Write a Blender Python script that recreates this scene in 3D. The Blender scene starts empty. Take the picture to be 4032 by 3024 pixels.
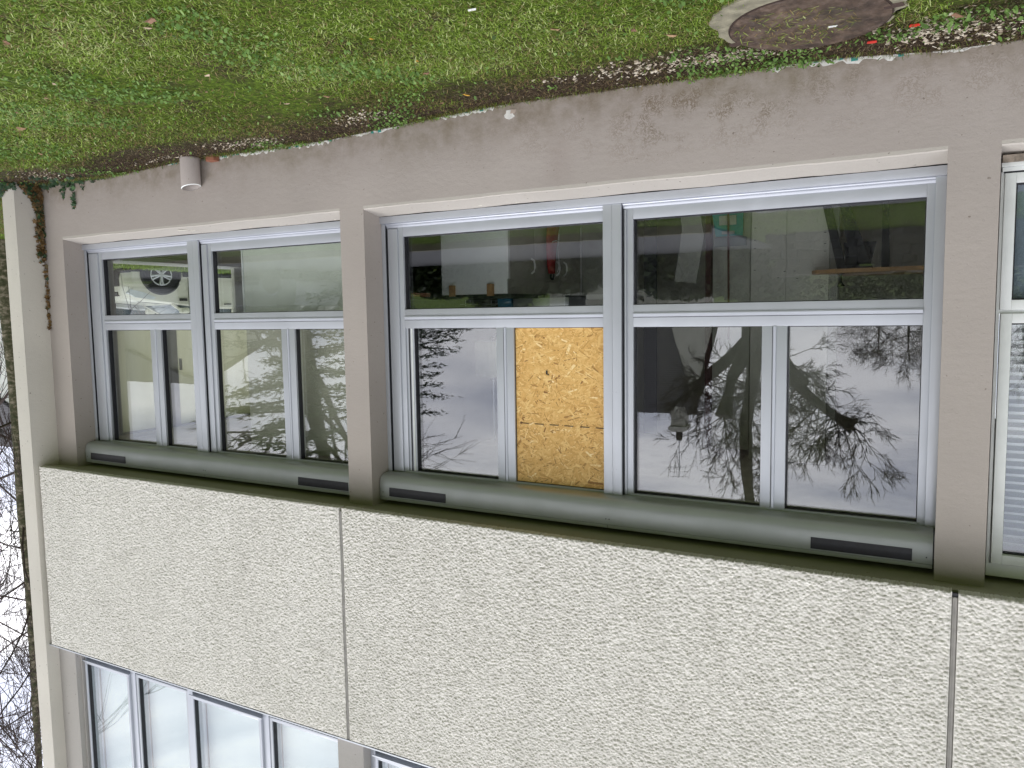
import bpy, bmesh, math, random
import numpy as np
from mathutils import Vector, Matrix
random.seed(7); RNG = np.random.default_rng(11)
PI = math.pi
sc = bpy.context.scene
col = sc.collection

# ------------------------------------------------------------------ camera (the photograph was taken with the phone upside down)
CAM = Vector((-1.0855, -4.8168, 1.3859))
yaw, pitch, roll, FPX = .5044, .0897, -.0157, 3066.0
cd = bpy.data.cameras.new('camera'); cam = bpy.data.objects.new('camera', cd); col.objects.link(cam)
f = Vector((math.sin(yaw)*math.cos(pitch), math.cos(yaw)*math.cos(pitch), math.sin(pitch)))
rt = Vector((math.cos(yaw), -math.sin(yaw), 0)); up = rt.cross(f)
r2 = math.cos(roll)*rt + math.sin(roll)*up; u2 = -math.sin(roll)*rt + math.cos(roll)*up
r2, u2 = -r2, -u2                                   # rolled by half a turn
cam.matrix_world = Matrix(((r2.x, u2.x, -f.x, CAM.x), (r2.y, u2.y, -f.y, CAM.y), (r2.z, u2.z, -f.z, CAM.z), (0, 0, 0, 1)))
cd.sensor_width = 36.0; cd.lens = 36.0*FPX/4032.0; cd.clip_start = .05; cd.clip_end = 1500
sc.camera = cam

# ------------------------------------------------------------------ overcast sky
world = bpy.data.worlds.new('World'); sc.world = world; world.use_nodes = True
wt = world.node_tree; wt.nodes.clear()
def wn(t, **k):
    n = wt.nodes.new(t)
    for a, b in k.items(): setattr(n, a, b)
    return n
SUN_EL, SUN_AZ = math.radians(46), math.radians(150)      # azimuth measured from +Y towards +X
sky = wn('ShaderNodeTexSky', sky_type='NISHITA', sun_disc=False); sky.sun_elevation = SUN_EL; sky.sun_rotation = SUN_AZ; sky.dust_density = 3
hs = wn('ShaderNodeHueSaturation'); hs.inputs['Saturation'].default_value = .12; hs.inputs['Value'].default_value = 1.0
tc = wn('ShaderNodeTexCoord'); mp = wn('ShaderNodeMapping'); mp.inputs['Scale'].default_value = (1, 1, 4.2)
nz = wn('ShaderNodeTexNoise'); nz.inputs['Scale'].default_value = 2.6; nz.inputs['Detail'].default_value = 5; nz.inputs['Roughness'].default_value = .5; nz.inputs['Distortion'].default_value = .4
cr = wn('ShaderNodeValToRGB')
cr.color_ramp.elements[0].position = .40; cr.color_ramp.elements[0].color = (10.0, 10.5, 12.6, 1)
cr.color_ramp.elements[1].position = .60; cr.color_ramp.elements[1].color = (19.8, 19.6, 20.2, 1)
mx = wn('ShaderNodeMix', data_type='RGBA'); mx.inputs[0].default_value = .86
bg = wn('ShaderNodeBackground'); bg.inputs['Strength'].default_value = .12
wo = wn('ShaderNodeOutputWorld')
wt.links.new(tc.outputs['Generated'], mp.inputs[0]); wt.links.new(mp.outputs[0], nz.inputs['Vector'])
wt.links.new(nz.outputs[0], cr.inputs[0]); wt.links.new(sky.outputs[0], hs.inputs['Color'])
wt.links.new(hs.outputs[0], mx.inputs[6]); wt.links.new(cr.outputs[0], mx.inputs[7])
wt.links.new(mx.outputs[2], bg.inputs['Color']); wt.links.new(bg.outputs[0], wo.inputs['Surface'])
sd = bpy.data.lights.new('sun', 'SUN'); sun = bpy.data.objects.new('sun', sd); col.objects.link(sun)
sd.energy = 1.0; sd.angle = math.radians(30); sd.color = (1, .98, .95)
sdir = Vector((math.sin(SUN_AZ)*math.cos(SUN_EL), math.cos(SUN_AZ)*math.cos(SUN_EL), math.sin(SUN_EL)))
sun.rotation_euler = sdir.to_track_quat('Z', 'Y').to_euler()
sc.view_settings.view_transform = 'Standard'; sc.view_settings.look = 'None'; sc.view_settings.gamma = 1
sc.view_settings.use_curve_mapping = False; sc.view_settings.exposure = -.06
sc.render.engine = 'CYCLES'
sc.cycles.max_bounces = 7; sc.cycles.diffuse_bounces = 6; sc.cycles.glossy_bounces = 3; sc.cycles.transparent_max_bounces = 16; sc.cycles.transmission_bounces = 4
sc.cycles.sample_clamp_indirect = 6

# ------------------------------------------------------------------ helpers
def link(o, parent=None):
    col.objects.link(o)
    if parent: o.parent = parent
    return o
def tag(o, label=None, cat=None, group=None, kind=None):
    if label: o['label'] = label
    if cat: o['category'] = cat
    if group: o['group'] = group
    if kind: o['kind'] = kind
    return o
def thing(name, label, cat, loc=(0, 0, 0), group=None, rz=0):
    o = bpy.data.objects.new(name, None); o.empty_display_size = .1; link(o); o.location = loc; o.rotation_euler.z = rz
    return tag(o, label, cat, group)
def part(name, parent, label=None):      # a part that itself only holds sub-parts
    o = bpy.data.objects.new(name, None); o.empty_display_size = .05; link(o, parent)
    if label: o['label'] = label
    return o
def pydata(name, v, fcs, mt, parent=None, smooth=False):
    me = bpy.data.meshes.new(name); me.from_pydata([tuple(p) for p in v], [], [tuple(q) for q in fcs]); me.update()
    if mt: me.materials.append(mt)
    if smooth: me.polygons.foreach_set('use_smooth', [True]*len(me.polygons))
    return link(bpy.data.objects.new(name, me), parent)
def npmesh(name, V, F, mt, parent=None, smooth=False, shade=None):
    """V (n,3), F (m,k) numpy: fast mesh"""
    me = bpy.data.meshes.new(name); n, m, k = len(V), len(F), F.shape[1]
    me.vertices.add(n); me.vertices.foreach_set('co', np.ascontiguousarray(V, np.float32).ravel())
    me.loops.add(m*k); me.loops.foreach_set('vertex_index', np.ascontiguousarray(F, np.int32).ravel())
    me.polygons.add(m); me.polygons.foreach_set('loop_start', np.arange(0, m*k, k, dtype=np.int32))
    me.polygons.foreach_set('use_smooth', np.full(m, smooth, dtype=bool))
    if shade is not None:
        a = me.attributes.new('shade', 'FLOAT', 'POINT'); a.data.foreach_set('value', np.ascontiguousarray(shade, np.float32))
    me.update(calc_edges=True); me.materials.append(mt)
    return link(bpy.data.objects.new(name, me), parent)
class MB:
    def __init__(s): s.bm = bmesh.new()
    def box(s, x0, x1, y0, y1, z0, z1, bev=0, M=None):
        r = bmesh.ops.create_cube(s.bm, size=1); vs = r['verts']
        for v in vs: v.co = Vector((x0+(v.co.x+.5)*(x1-x0), y0+(v.co.y+.5)*(y1-y0), z0+(v.co.z+.5)*(z1-z0)))
        if bev > 0:
            es = list({e for v in vs for e in v.link_edges})
            g = bmesh.ops.bevel(s.bm, geom=es, offset=bev, segments=2, affect='EDGES', profile=.6)
            vs = list({v for q in g['faces'] for v in q.verts} | {v for v in vs if v.is_valid})
            if M is not None:
                isl = set(vs); stack = list(vs)
                while stack:
                    a = stack.pop()
                    for e in a.link_edges:
                        b = e.other_vert(a)
                        if b not in isl: isl.add(b); stack.append(b)
                vs = list(isl)
        if M is not None:
            for v in vs: v.co = M @ v.co
        return s
    def prism(s, pts, a, b, axis='x'):
        """polygon pts extruded from a to b; axis x: pts=(y,z); y: pts=(x,z); z: pts=(x,y)"""
        def P(p, t):
            return {'x': (t, p[0], p[1]), 'y': (p[0], t, p[1]), 'z': (p[0], p[1], t)}[axis]
        A = [s.bm.verts.new(P(p, a)) for p in pts]; B = [s.bm.verts.new(P(p, b)) for p in pts]
        n = len(pts)
        s.bm.faces.new(A); s.bm.faces.new(B[::-1])
        for i in range(n): s.bm.faces.new((A[(i+1) % n], A[i], B[i], B[(i+1) % n]))
        return s
    def tube(s, pts, rad, n=8, cap=True):
        pts = [Vector(p) for p in pts]; rings = []
        for i, p in enumerate(pts):
            d = (pts[min(i+1, len(pts)-1)]-pts[max(i-1, 0)]).normalized()
            a = d.cross(Vector((0, 0, 1)) if abs(d.z) < .9 else Vector((1, 0, 0))).normalized(); b = d.cross(a)
            r = rad[i] if isinstance(rad, (list, tuple)) else rad
            rings.append([s.bm.verts.new(p+r*(math.cos(2*PI*k/n)*a+math.sin(2*PI*k/n)*b)) for k in range(n)])
        for A, B in zip(rings, rings[1:]):
            for k in range(n): s.bm.faces.new((A[k], A[(k+1) % n], B[(k+1) % n], B[k]))
        if cap:
            s.bm.faces.new(rings[0][::-1]); s.bm.faces.new(rings[-1])
        return s
    def disc(s, c, r, h, axis='z', n=24):
        c = Vector(c); d = {'x': Vector((1, 0, 0)), 'y': Vector((0, 1, 0)), 'z': Vector((0, 0, 1))}[axis]*h/2
        return s.tube([c-d, c+d], r, n)
    def build(s, name, mt, parent=None, smooth=False):
        bmesh.ops.recalc_face_normals(s.bm, faces=s.bm.faces)
        me = bpy.data.meshes.new(name); s.bm.to_mesh(me); s.bm.free(); me.materials.append(mt)
        if smooth:
            me.polygons.foreach_set('use_smooth', [True]*len(me.polygons))
            me.set_sharp_from_angle(angle=math.radians(40))
        return link(bpy.data.objects.new(name, me), parent)
def box(name, x0, x1, y0, y1, z0, z1, mt, parent=None, bev=0):
    return MB().box(min(x0, x1), max(x0, x1), min(y0, y1), max(y0, y1), min(z0, z1), max(z0, z1), bev).build(name, mt, parent, smooth=bev > 0)

# ------------------------------------------------------------------ materials
def newmat(name):
    m = bpy.data.materials.new(name); m.use_nodes = True; return m, m.node_tree, m.node_tree.nodes['Principled BSDF']
def N(nt, t, ins=None, **k):
    n = nt.nodes.new(t)
    for a, b in k.items(): setattr(n, a, b)
    for a, b in (ins or {}).items(): n.inputs[a].default_value = b
    return n
def ramp(nt, src, stops):
    r = nt.nodes.new('ShaderNodeValToRGB'); e = r.color_ramp.elements
    while len(e) < len(stops): e.new(.5)
    for i, (p, c) in enumerate(stops):
        e[i].position = p; e[i].color = (c, c, c, 1) if isinstance(c, (int, float)) else (*c, 1)
    nt.links.new(src, r.inputs[0]); return r.outputs[0]
def mixc(nt, fac, a, b, mode='MIX'):
    m = nt.nodes.new('ShaderNodeMix'); m.data_type = 'RGBA'; m.blend_type = mode
    for i, v in ((0, fac), (6, a), (7, b)):
        if isinstance(v, bpy.types.NodeSocket): nt.links.new(v, m.inputs[i])
        elif isinstance(v, (int, float)): m.inputs[i].default_value = v
        else: m.inputs[i].default_value = (*v, 1)
    return m.outputs[2]
def noise(nt, scale, detail=4, rough=.55, vec=None, dist=0):
    n = N(nt, 'ShaderNodeTexNoise', {'Scale': scale, 'Detail': detail, 'Roughness': rough, 'Distortion': dist})
    nt.links.new(vec if vec is not None else pos(nt), n.inputs['Vector']); return n.outputs[0]
def pos(nt, sx=1, sy=1, sz=1):
    g = nt.nodes.new('ShaderNodeNewGeometry')
    if (sx, sy, sz) == (1, 1, 1): return g.outputs['Position']
    m = N(nt, 'ShaderNodeMapping'); m.inputs['Scale'].default_value = (sx, sy, sz); nt.links.new(g.outputs['Position'], m.inputs[0]); return m.outputs[0]
def bump(nt, b, h, strength=.3, dist=.01, prev=None):
    n = N(nt, 'ShaderNodeBump', {'Strength': strength, 'Distance': dist}); nt.links.new(h, n.inputs['Height'])
    if prev is not None: nt.links.new(prev, n.inputs['Normal'])
    nt.links.new(n.outputs[0], b.inputs['Normal']); return n.outputs[0]
def simple(name, c, rough=.6, metal=0, var=.12, vs=6, bs=0, bd=.002, bstr=.3, spec=None):
    m, nt, b = newmat(name)
    n = noise(nt, vs); c0 = tuple(x*(1-var) for x in c); c1 = tuple(min(1, x*(1+var)) for x in c)
    nt.links.new(ramp(nt, n, [(.3, c0), (.7, c1)]), b.inputs['Base Color'])
    b.inputs['Roughness'].default_value = rough; b.inputs['Metallic'].default_value = metal
    if spec is not None: b.inputs['Specular IOR Level'].default_value = spec
    if bs: bump(nt, b, noise(nt, bs, 4), bstr, bd)
    return m
def math_(nt, op, a, b=None):
    n = nt.nodes.new('ShaderNodeMath'); n.operation = op
    for i, v in ((0, a), (1, b)):
        if v is None: continue
        if isinstance(v, bpy.types.NodeSocket): nt.links.new(v, n.inputs[i])
        else: n.inputs[i].default_value = v
    return n.outputs[0]
def sepz(nt, axis='Z'):
    g = nt.nodes.new('ShaderNodeNewGeometry'); s = nt.nodes.new('ShaderNodeSeparateXYZ'); nt.links.new(g.outputs['Position'], s.inputs[0]); return s.outputs[axis]

def render_paint(name, base, stains=True):
    """smooth painted render: trowel ripples, pits, algae and rain splash near the ground"""
    m, nt, b = newmat(name)
    big = noise(nt, 1.1, 3, .5); c = ramp(nt, big, [(.3, tuple(x*.93 for x in base)), (.7, tuple(x*1.05 for x in base))])
    fine = noise(nt, 90, 3, .6); c = mixc(nt, math_(nt, 'MULTIPLY', ramp(nt, fine, [(.35, 1), (.5, 0)]), .12), c, tuple(x*.7 for x in base))
    if stains:
        z = sepz(nt)
        zz = math_(nt, 'ADD', z, math_(nt, 'MULTIPLY', math_(nt, 'SUBTRACT', noise(nt, 3.0, 4, .6), .5), .35))
        low = ramp(nt, zz, [(0.0, 1), (.09, .75), (.2, .25), (.36, 0)])
        dirt = math_(nt, 'MULTIPLY', low, ramp(nt, noise(nt, 9, 5, .65), [(.35, .35), (.65, 1)]))
        c = mixc(nt, math_(nt, 'MULTIPLY', dirt, .85), c, (.19, .155, .105))
        # dark root-like marks
        v = N(nt, 'ShaderNodeTexNoise', {'Scale': 24, 'Detail': 6, 'Roughness': .72, 'Distortion': 1.4}); nt.links.new(pos(nt), v.inputs['Vector'])
        ridge = math_(nt, 'ABSOLUTE', math_(nt, 'SUBTRACT', v.outputs[0], .5))
        marks = ramp(nt, ridge, [(.0, 1), (.026, .8), (.045, 0)])
        x = sepz(nt, 'X')
        xm = math_(nt, 'ADD', x, math_(nt, 'MULTIPLY', math_(nt, 'SUBTRACT', noise(nt, 2.0, 3), .5), 1.2))
        zone = ramp(nt, math_(nt, 'MULTIPLY', math_(nt, 'ADD', xm, 2), .25), [(.15, .35), (.38, .6), (.5, 1), (.66, 1), (.8, .35), (1, .12)])
        zb = ramp(nt, zz, [(.0, .35), (.12, 1), (.27, .9), (.45, 0)])
        patch = ramp(nt, noise(nt, 6, 3), [(.44, 0), (.58, 1)])
        mk = math_(nt, 'MULTIPLY', math_(nt, 'MULTIPLY', marks, zone), math_(nt, 'MULTIPLY', zb, patch))
        c = mixc(nt, math_(nt, 'MULTIPLY', mk, .85), c, (.14, .10, .055))
        # faint rust-brown run below the sill
        rx = math_(nt, 'ABSOLUTE', math_(nt, 'SUBTRACT', x, 1.2))
        run = math_(nt, 'MULTIPLY', ramp(nt, math_(nt, 'ADD', rx, math_(nt, 'MULTIPLY', noise(nt, 7, 3, vec=pos(nt, 1, 1, .3)), .12)), [(.04, .6), (.19, 0)]), ramp(nt, z, [(.16, 0), (.3, 1), (.48, 1), (.56, 0)]))
        c = mixc(nt, math_(nt, 'MULTIPLY', run, .45), c, (.27, .21, .18))
    spk = ramp(nt, noise(nt, 38, 2, .4), [(.735, 0), (.75, 1)]); c = mixc(nt, math_(nt, 'MULTIPLY', spk, .6), c, (.12, .09, .07))
    nt.links.new(c, b.inputs['Base Color']); b.inputs['Roughness'].default_value = .8; b.inputs['Specular IOR Level'].default_value = .25
    p = bump(nt, b, noise(nt, 14, 5, .6, vec=pos(nt, 1, 1, 1.8)), .22, .012)
    p = bump(nt, b, noise(nt, 120, 3, .6), .25, .003, p)
    pit = ramp(nt, noise(nt, 34, 3, .55, dist=.6), [(.28, 0), (.36, 1)])
    bump(nt, b, pit, .25, .003, p)
    return m
M_wall = render_paint('painted_render', (.395, .352, .318))
M_reveal = render_paint('painted_reveal', (.395, .352, .318), False)
M_sill = render_paint('sky_lit_sill', (.50, .465, .415), False)  # same paint as the wall; light from the sky is put into this paler colour
M_fin = render_paint('cream_render', (.62, .585, .52), False)
M_soffit = render_paint('soffit_grass_bounce', (.33, .32, .235), False)  # olive bounce from the grass is put into this base colour
M_upper = render_paint('upper_grey_render', (.42, .395, .37), False)

def pebble():
    m, nt, b = newmat('roughcast')
    at = N(nt, 'ShaderNodeAttribute', attribute_name='shade')
    c = ramp(nt, at.outputs['Fac'], [(0, (.49, .47, .425)), (.5, (.645, .62, .57)), (1, (.80, .77, .715))])
    c = mixc(nt, .35, c, ramp(nt, noise(nt, 1.6, 4), [(.3, (.58, .555, .505)), (.7, (.70, .675, .625))]), 'MIX')
    c = mixc(nt, math_(nt, 'MULTIPLY', ramp(nt, noise(nt, 4, 5, .6, vec=pos(nt, 1.6, 1, .25)), [(.5, 0), (.75, 1)]), .25), c, (.42, .40, .35))
    nt.links.new(c, b.inputs['Base Color']); b.inputs['Roughness'].default_value = .75; b.inputs['Specular IOR Level'].default_value = .3
    bump(nt, b, noise(nt, 150, 3), .4, .003)
    return m
M_rough = pebble()
def alu(name, c, rough=.36):
    m, nt, b = newmat(name)
    n = noise(nt, 3, 4, vec=pos(nt, 1, 1, .3)); nt.links.new(ramp(nt, n, [(.3, tuple(x*.95 for x in c)), (.7, tuple(x*1.04 for x in c))]), b.inputs['Base Color'])
    b.inputs['Metallic'].default_value = .35; b.inputs['Roughness'].default_value = rough
    nt.links.new(ramp(nt, noise(nt, 5, 5), [(.3, rough-.05), (.7, rough+.1)]), b.inputs['Roughness'])
    bump(nt, b, noise(nt, 200, 2), .02, .0005)
    return m
M_alu = alu('silver_aluminium', (.50, .52, .555))
M_alu_light = alu('pale_aluminium_profile', (.52, .54, .59), .34)
M_box = alu('shutter_box_aluminium', (.44, .46, .455), .38)
M_black = simple('black_gasket', (.012, .012, .016), .5)
M_vent = simple('black_vent_plastic', (.010, .010, .016), .35, var=.3, vs=30)
M_joint = simple('joint_sealant', (.30, .285, .265), .7, vs=20)
M_white_pvc = simple('white_pvc', (.74, .76, .74), .4, vs=9, var=.05, bs=60, bd=.0006)
M_dirty = simple('weathered_seal', (.30, .25, .20), .9, vs=30, var=.5, bs=40)
M_silicone = simple('yellowed_silicone', (.62, .53, .38), .6, vs=20)
M_rivet = simple('pale_rivet', (.75, .77, .82), .25, metal=.3)

def glass_mat(name, f0=.115, tint=(.965, .98, .97), extra=None):
    m = bpy.data.materials.new(name); m.use_nodes = True; nt = m.node_tree; nt.nodes.clear()
    g = nt.nodes.new('ShaderNodeNewGeometry'); d = nt.nodes.new('ShaderNodeVectorMath'); d.operation = 'DOT_PRODUCT'
    nt.links.new(g.outputs['Normal'], d.inputs[0]); nt.links.new(g.outputs['Incoming'], d.inputs[1])
    c = math_(nt, 'SUBTRACT', 1.0, math_(nt, 'ABSOLUTE', d.outputs['Value'])); p = math_(nt, 'POWER', c, 5)
    fac = math_(nt, 'ADD', math_(nt, 'MULTIPLY', p, 1-f0), f0)
    t = N(nt, 'ShaderNodeBsdfTransparent'); t.inputs[0].default_value = (*tint, 1)
    gl = N(nt, 'ShaderNodeBsdfGlossy'); gl.inputs['Roughness'].default_value = 0.0; gl.inputs['Color'].default_value = (.95, .96, 1, 1)
    bp = N(nt, 'ShaderNodeBump', {'Strength': .012, 'Distance': .01}); nt.links.new(noise(nt, 5, 1), bp.inputs['Height']); nt.links.new(bp.outputs[0], gl.inputs['Normal'])
    mx = nt.nodes.new('ShaderNodeMixShader'); nt.links.new(fac, mx.inputs[0]); nt.links.new(t.outputs[0], mx.inputs[1]); nt.links.new(gl.outputs[0], mx.inputs[2])
    out = nt.nodes.new('ShaderNodeOutputMaterial'); nt.links.new(mx.outputs[0], out.inputs[0]); return m
M_glass = glass_mat('window_glass')

def ground_mat():
    m, nt, b = newmat('ground_grass_soil')
    n1 = noise(nt, 1.3, 5, .6); n2 = noise(nt, 28, 6, .7)
    g = ramp(nt, n2, [(.3, (.022, .03, .010)), (.5, (.085, .13, .018)), (.7, (.18, .28, .03))])
    s = ramp(nt, noise(nt, 45, 6, .7), [(.3, (.028, .019, .012)), (.55, (.06, .042, .028)), (.75, (.12, .09, .06))])
    y = sepz(nt, 'Y')
    near = ramp(nt, math_(nt, 'ADD', math_(nt, 'MULTIPLY', y, .5), math_(nt, 'ADD', 1.0, math_(nt, 'MULTIPLY', math_(nt, 'SUBTRACT', n1, .5), .5))), [(.5, 0), (.70, .55), (.84, 1)])
    near = math_(nt, 'MULTIPLY', near, ramp(nt, math_(nt, 'MULTIPLY', sepz(nt, 'X'), .1), [(.72, 1), (.735, 0)]))
    patch = math_(nt, 'MULTIPLY', ramp(nt, noise(nt, 2.3, 4, .6), [(.52, 0), (.62, .8)]), ramp(nt, math_(nt, 'MULTIPLY', sepz(nt, 'X'), .1), [(.72, 1), (.76, .15)]))
    fac = math_(nt, 'MAXIMUM', near, patch)
    nt.links.new(mixc(nt, fac, g, s), b.inputs['Base Color']); b.inputs['Roughness'].default_value = .95; b.inputs['Specular IOR Level'].default_value = .1
    bump(nt, b, n2, .8, .03)
    return m
M_ground = ground_mat()
def blade_mat(name, stops, trans=.35):
    m, nt, b = newmat(name)
    at = N(nt, 'ShaderNodeAttribute', attribute_name='shade')
    c = ramp(nt, at.outputs['Fac'], stops); nt.links.new(c, b.inputs['Base Color'])
    b.inputs['Roughness'].default_value = .55; b.inputs['Specular IOR Level'].default_value = .35
    tr = N(nt, 'ShaderNodeBsdfTranslucent'); nt.links.new(c, tr.inputs[0]); mx = nt.nodes.new('ShaderNodeMixShader'); mx.inputs[0].default_value = trans
    nt.links.new(b.outputs[0], mx.inputs[1]); nt.links.new(tr.outputs[0], mx.inputs[2]); nt.links.new(mx.outputs[0], nt.nodes['Material Output'].inputs[0])
    return m
M_grass = blade_mat('grass_blades', [(0, (.08, .05, .025)), (.12, (.36, .26, .12)), (.24, (.24, .20, .06)), (.36, (.08, .11, .018)), (.5, (.15, .22, .025)), (.72, (.25, .39, .04)), (.88, (.42, .54, .12)), (1, (.66, .72, .34))])
M_weed = blade_mat('weed_leaves', [(0, (.07, .12, .03)), (.5, (.15, .28, .055)), (1, (.34, .50, .16))])
M_chip = blade_mat('limestone_chips', [(0, (.30, .24, .17)), (.5, (.47, .40, .30)), (1, (.72, .66, .54))], 0.02)
M_debris = blade_mat('dead_twigs', [(0, (.02, .013, .008)), (.6, (.085, .055, .03)), (.9, (.26, .19, .10)), (1, (.5, .42, .28))], .1)
M_ivy = blade_mat('ivy_leaves', [(0, (.10, .055, .02)), (.35, (.20, .12, .04)), (.5, (.02, .045, .02)), (.85, (.035, .08, .03)), (1, (.09, .20, .05))], .2)

# ------------------------------------------------------------------ ground
gx = np.array([-1.6, -1.04, -.49, .44, 1.37, 1.7, 2.25, 3.17, 4.3, 5.0, 5.9, 6.66, 7.3])
gz = np.array([.05, .045, -.006, -.025, -.048, -.05, -.033, 0, -.009, -.012, .02, -.012, -.01])
def gh(x, y):
    x = np.asarray(x, float); y = np.asarray(y, float)
    w = np.interp(x, gx, gz); k = np.clip(1+y/1.2, 0, 1); k = np.where(y > 0, 1, k)
    b = .018*np.sin(x*1.7+y*2.3)*np.cos(y*1.9-x*.7)+.01*np.sin(x*5.1+1)*np.sin(y*4.3)
    mh = np.exp(-(((x+.48)**2+(y+.71)**2)/.25)**2)
    return (w*k+b*(1-k*.9))*(1-mh)+(-.004)*mh
def grow(a, b, s0, far, g=1.22):
    v = list(np.arange(a, b, s0)); s = s0; x = v[-1]
    while x < far: s *= g; x += s; v.append(x)
    s = s0; x = v[0]; w = []
    while x > -far: s *= g; x -= s; w.append(x)
    return np.array(w[::-1]+v)
xs = grow(-2.5, 9.0, .06, 900); ys = grow(-3.6, .06, .06, 900); ys = np.array([y for y in ys])
X, Y = np.meshgrid(xs, ys); Z = gh(X, Y)
inside = (X > -7) & (X < 7.2) & (Y > .12) & (Y < 6); Z = np.where(inside, -.25, Z)
V = np.stack([X.ravel(), Y.ravel(), Z.ravel()], 1); nx, ny = len(xs), len(ys)
I = np.arange(nx*ny).reshape(ny, nx); F = np.stack([I[:-1, :-1].ravel(), I[:-1, 1:].ravel(), I[1:, 1:].ravel(), I[1:, :-1].ravel()], 1)
tag(npmesh('ground', V, F, M_ground, smooth=True), kind='structure')

# ------------------------------------------------------------------ building
bld = thing('school_building', 'taupe rendered building with roughcast panels, silver windows and a cream end fin', 'building')
XF, YP = 7.076, -.235
wl = part('ground_floor_wall', bld)
# plinth wall up to the sill, split so that its front is one flush face
box('plinth', -7, XF, 0, .30, -.3, .535, M_wall, wl)
for a, b in ((6.753, XF), (2.864, 3.102), (-1.328, -1.087)):
    box('pier', a, b, 0, .30, .535, 2.9, M_wall, wl)
box('inner_wall', -7, -4.9, 0, .30, .535, 2.9, M_wall, wl)
def sill(a, b, wear=True):
    n = int((b-a)/.05); P = [(0.0, .535), (-.001, .556), (.006, .563), (.03, .567), (.12, .584), (.19, .598), (.215, .597), (.235, .588), (.235, .535)]
    vs, fs = [], []
    for i in range(n+1):
        x = a+(b-a)*i/n; w = .0025*math.sin(x*7)+random.uniform(-.0012, .0012)
        for (yy, zz) in P: vs.append((x, yy, zz+(w if zz > .54 else 0)))
    k = len(P)
    for i in range(n):
        for j in range(k): fs.append((i*k+j, i*k+(j+1) % k, (i+1)*k+(j+1) % k, (i+1)*k+j))
    fs.append(tuple(range(k))[::-1]); fs.append(tuple(n*k+j for j in range(k)))
    return pydata('window_sill', vs, fs, M_sill, bld, smooth=False)
sill(-1.087, 2.864); sill(3.102, 6.753); sill(-4.9, -1.328)
M_flake = simple('bare_plaster', (.80, .77, .66), .8, vs=40)
def flake(x, y, z, sx, sy, parent, name='paint_chip', mt=None, n=9, face='top', seed=0):
    rr = random.Random(seed); pts = []
    for i in range(n):
        a = 2*PI*i/n; r = rr.uniform(.55, 1)
        pts.append((sx*r*math.cos(a), sy*r*math.sin(a)))
    m = MB()
    if face == 'top': m.prism([(x+p[0], y+p[1]) for p in pts], z, z+.0016, 'z')
    else: m.prism([(x+p[0], z+p[1]) for p in pts], y-.002, y+.001, 'y')
    return m.build(name, mt or M_flake, parent)
flake(5.02, .06, .5757, .10, .022, wl, seed=3); flake(4.93, .10, .582, .05, .014, wl, seed=4)
for i, x in enumerate((4.25, 4.0, 3.72, 3.6, 3.3, 2.5, 1.9, 1.6, .9)): flake(x, .15+.02*(i % 3), .5915, .022, .007, wl, seed=10+i)
# upper structure
box('soffit_slab', -7, XF, -.165, .42, 2.9, 3.05, M_soffit, bld)
box('soffit_edge_beam', -7, XF, -.168, -.10, 2.884, 2.899, M_soffit, bld)
fin = part('end_wall', bld)
M_endwall = M_fin
box('fin', XF, 7.29, -.27, .62, -.3, 7.2, M_fin, fin, .003)
box('wall_below_window', 7.0, 7.29, .622, 6, -.3, .69, M_fin, fin)
box('wall_above_window', 7.0, 7.29, .622, 6, 2.70, 7.2, M_fin, fin)
box('wall_behind_window', 7.0, 7.29, 3.0, 6, .69, 2.70, M_fin, fin)
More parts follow.
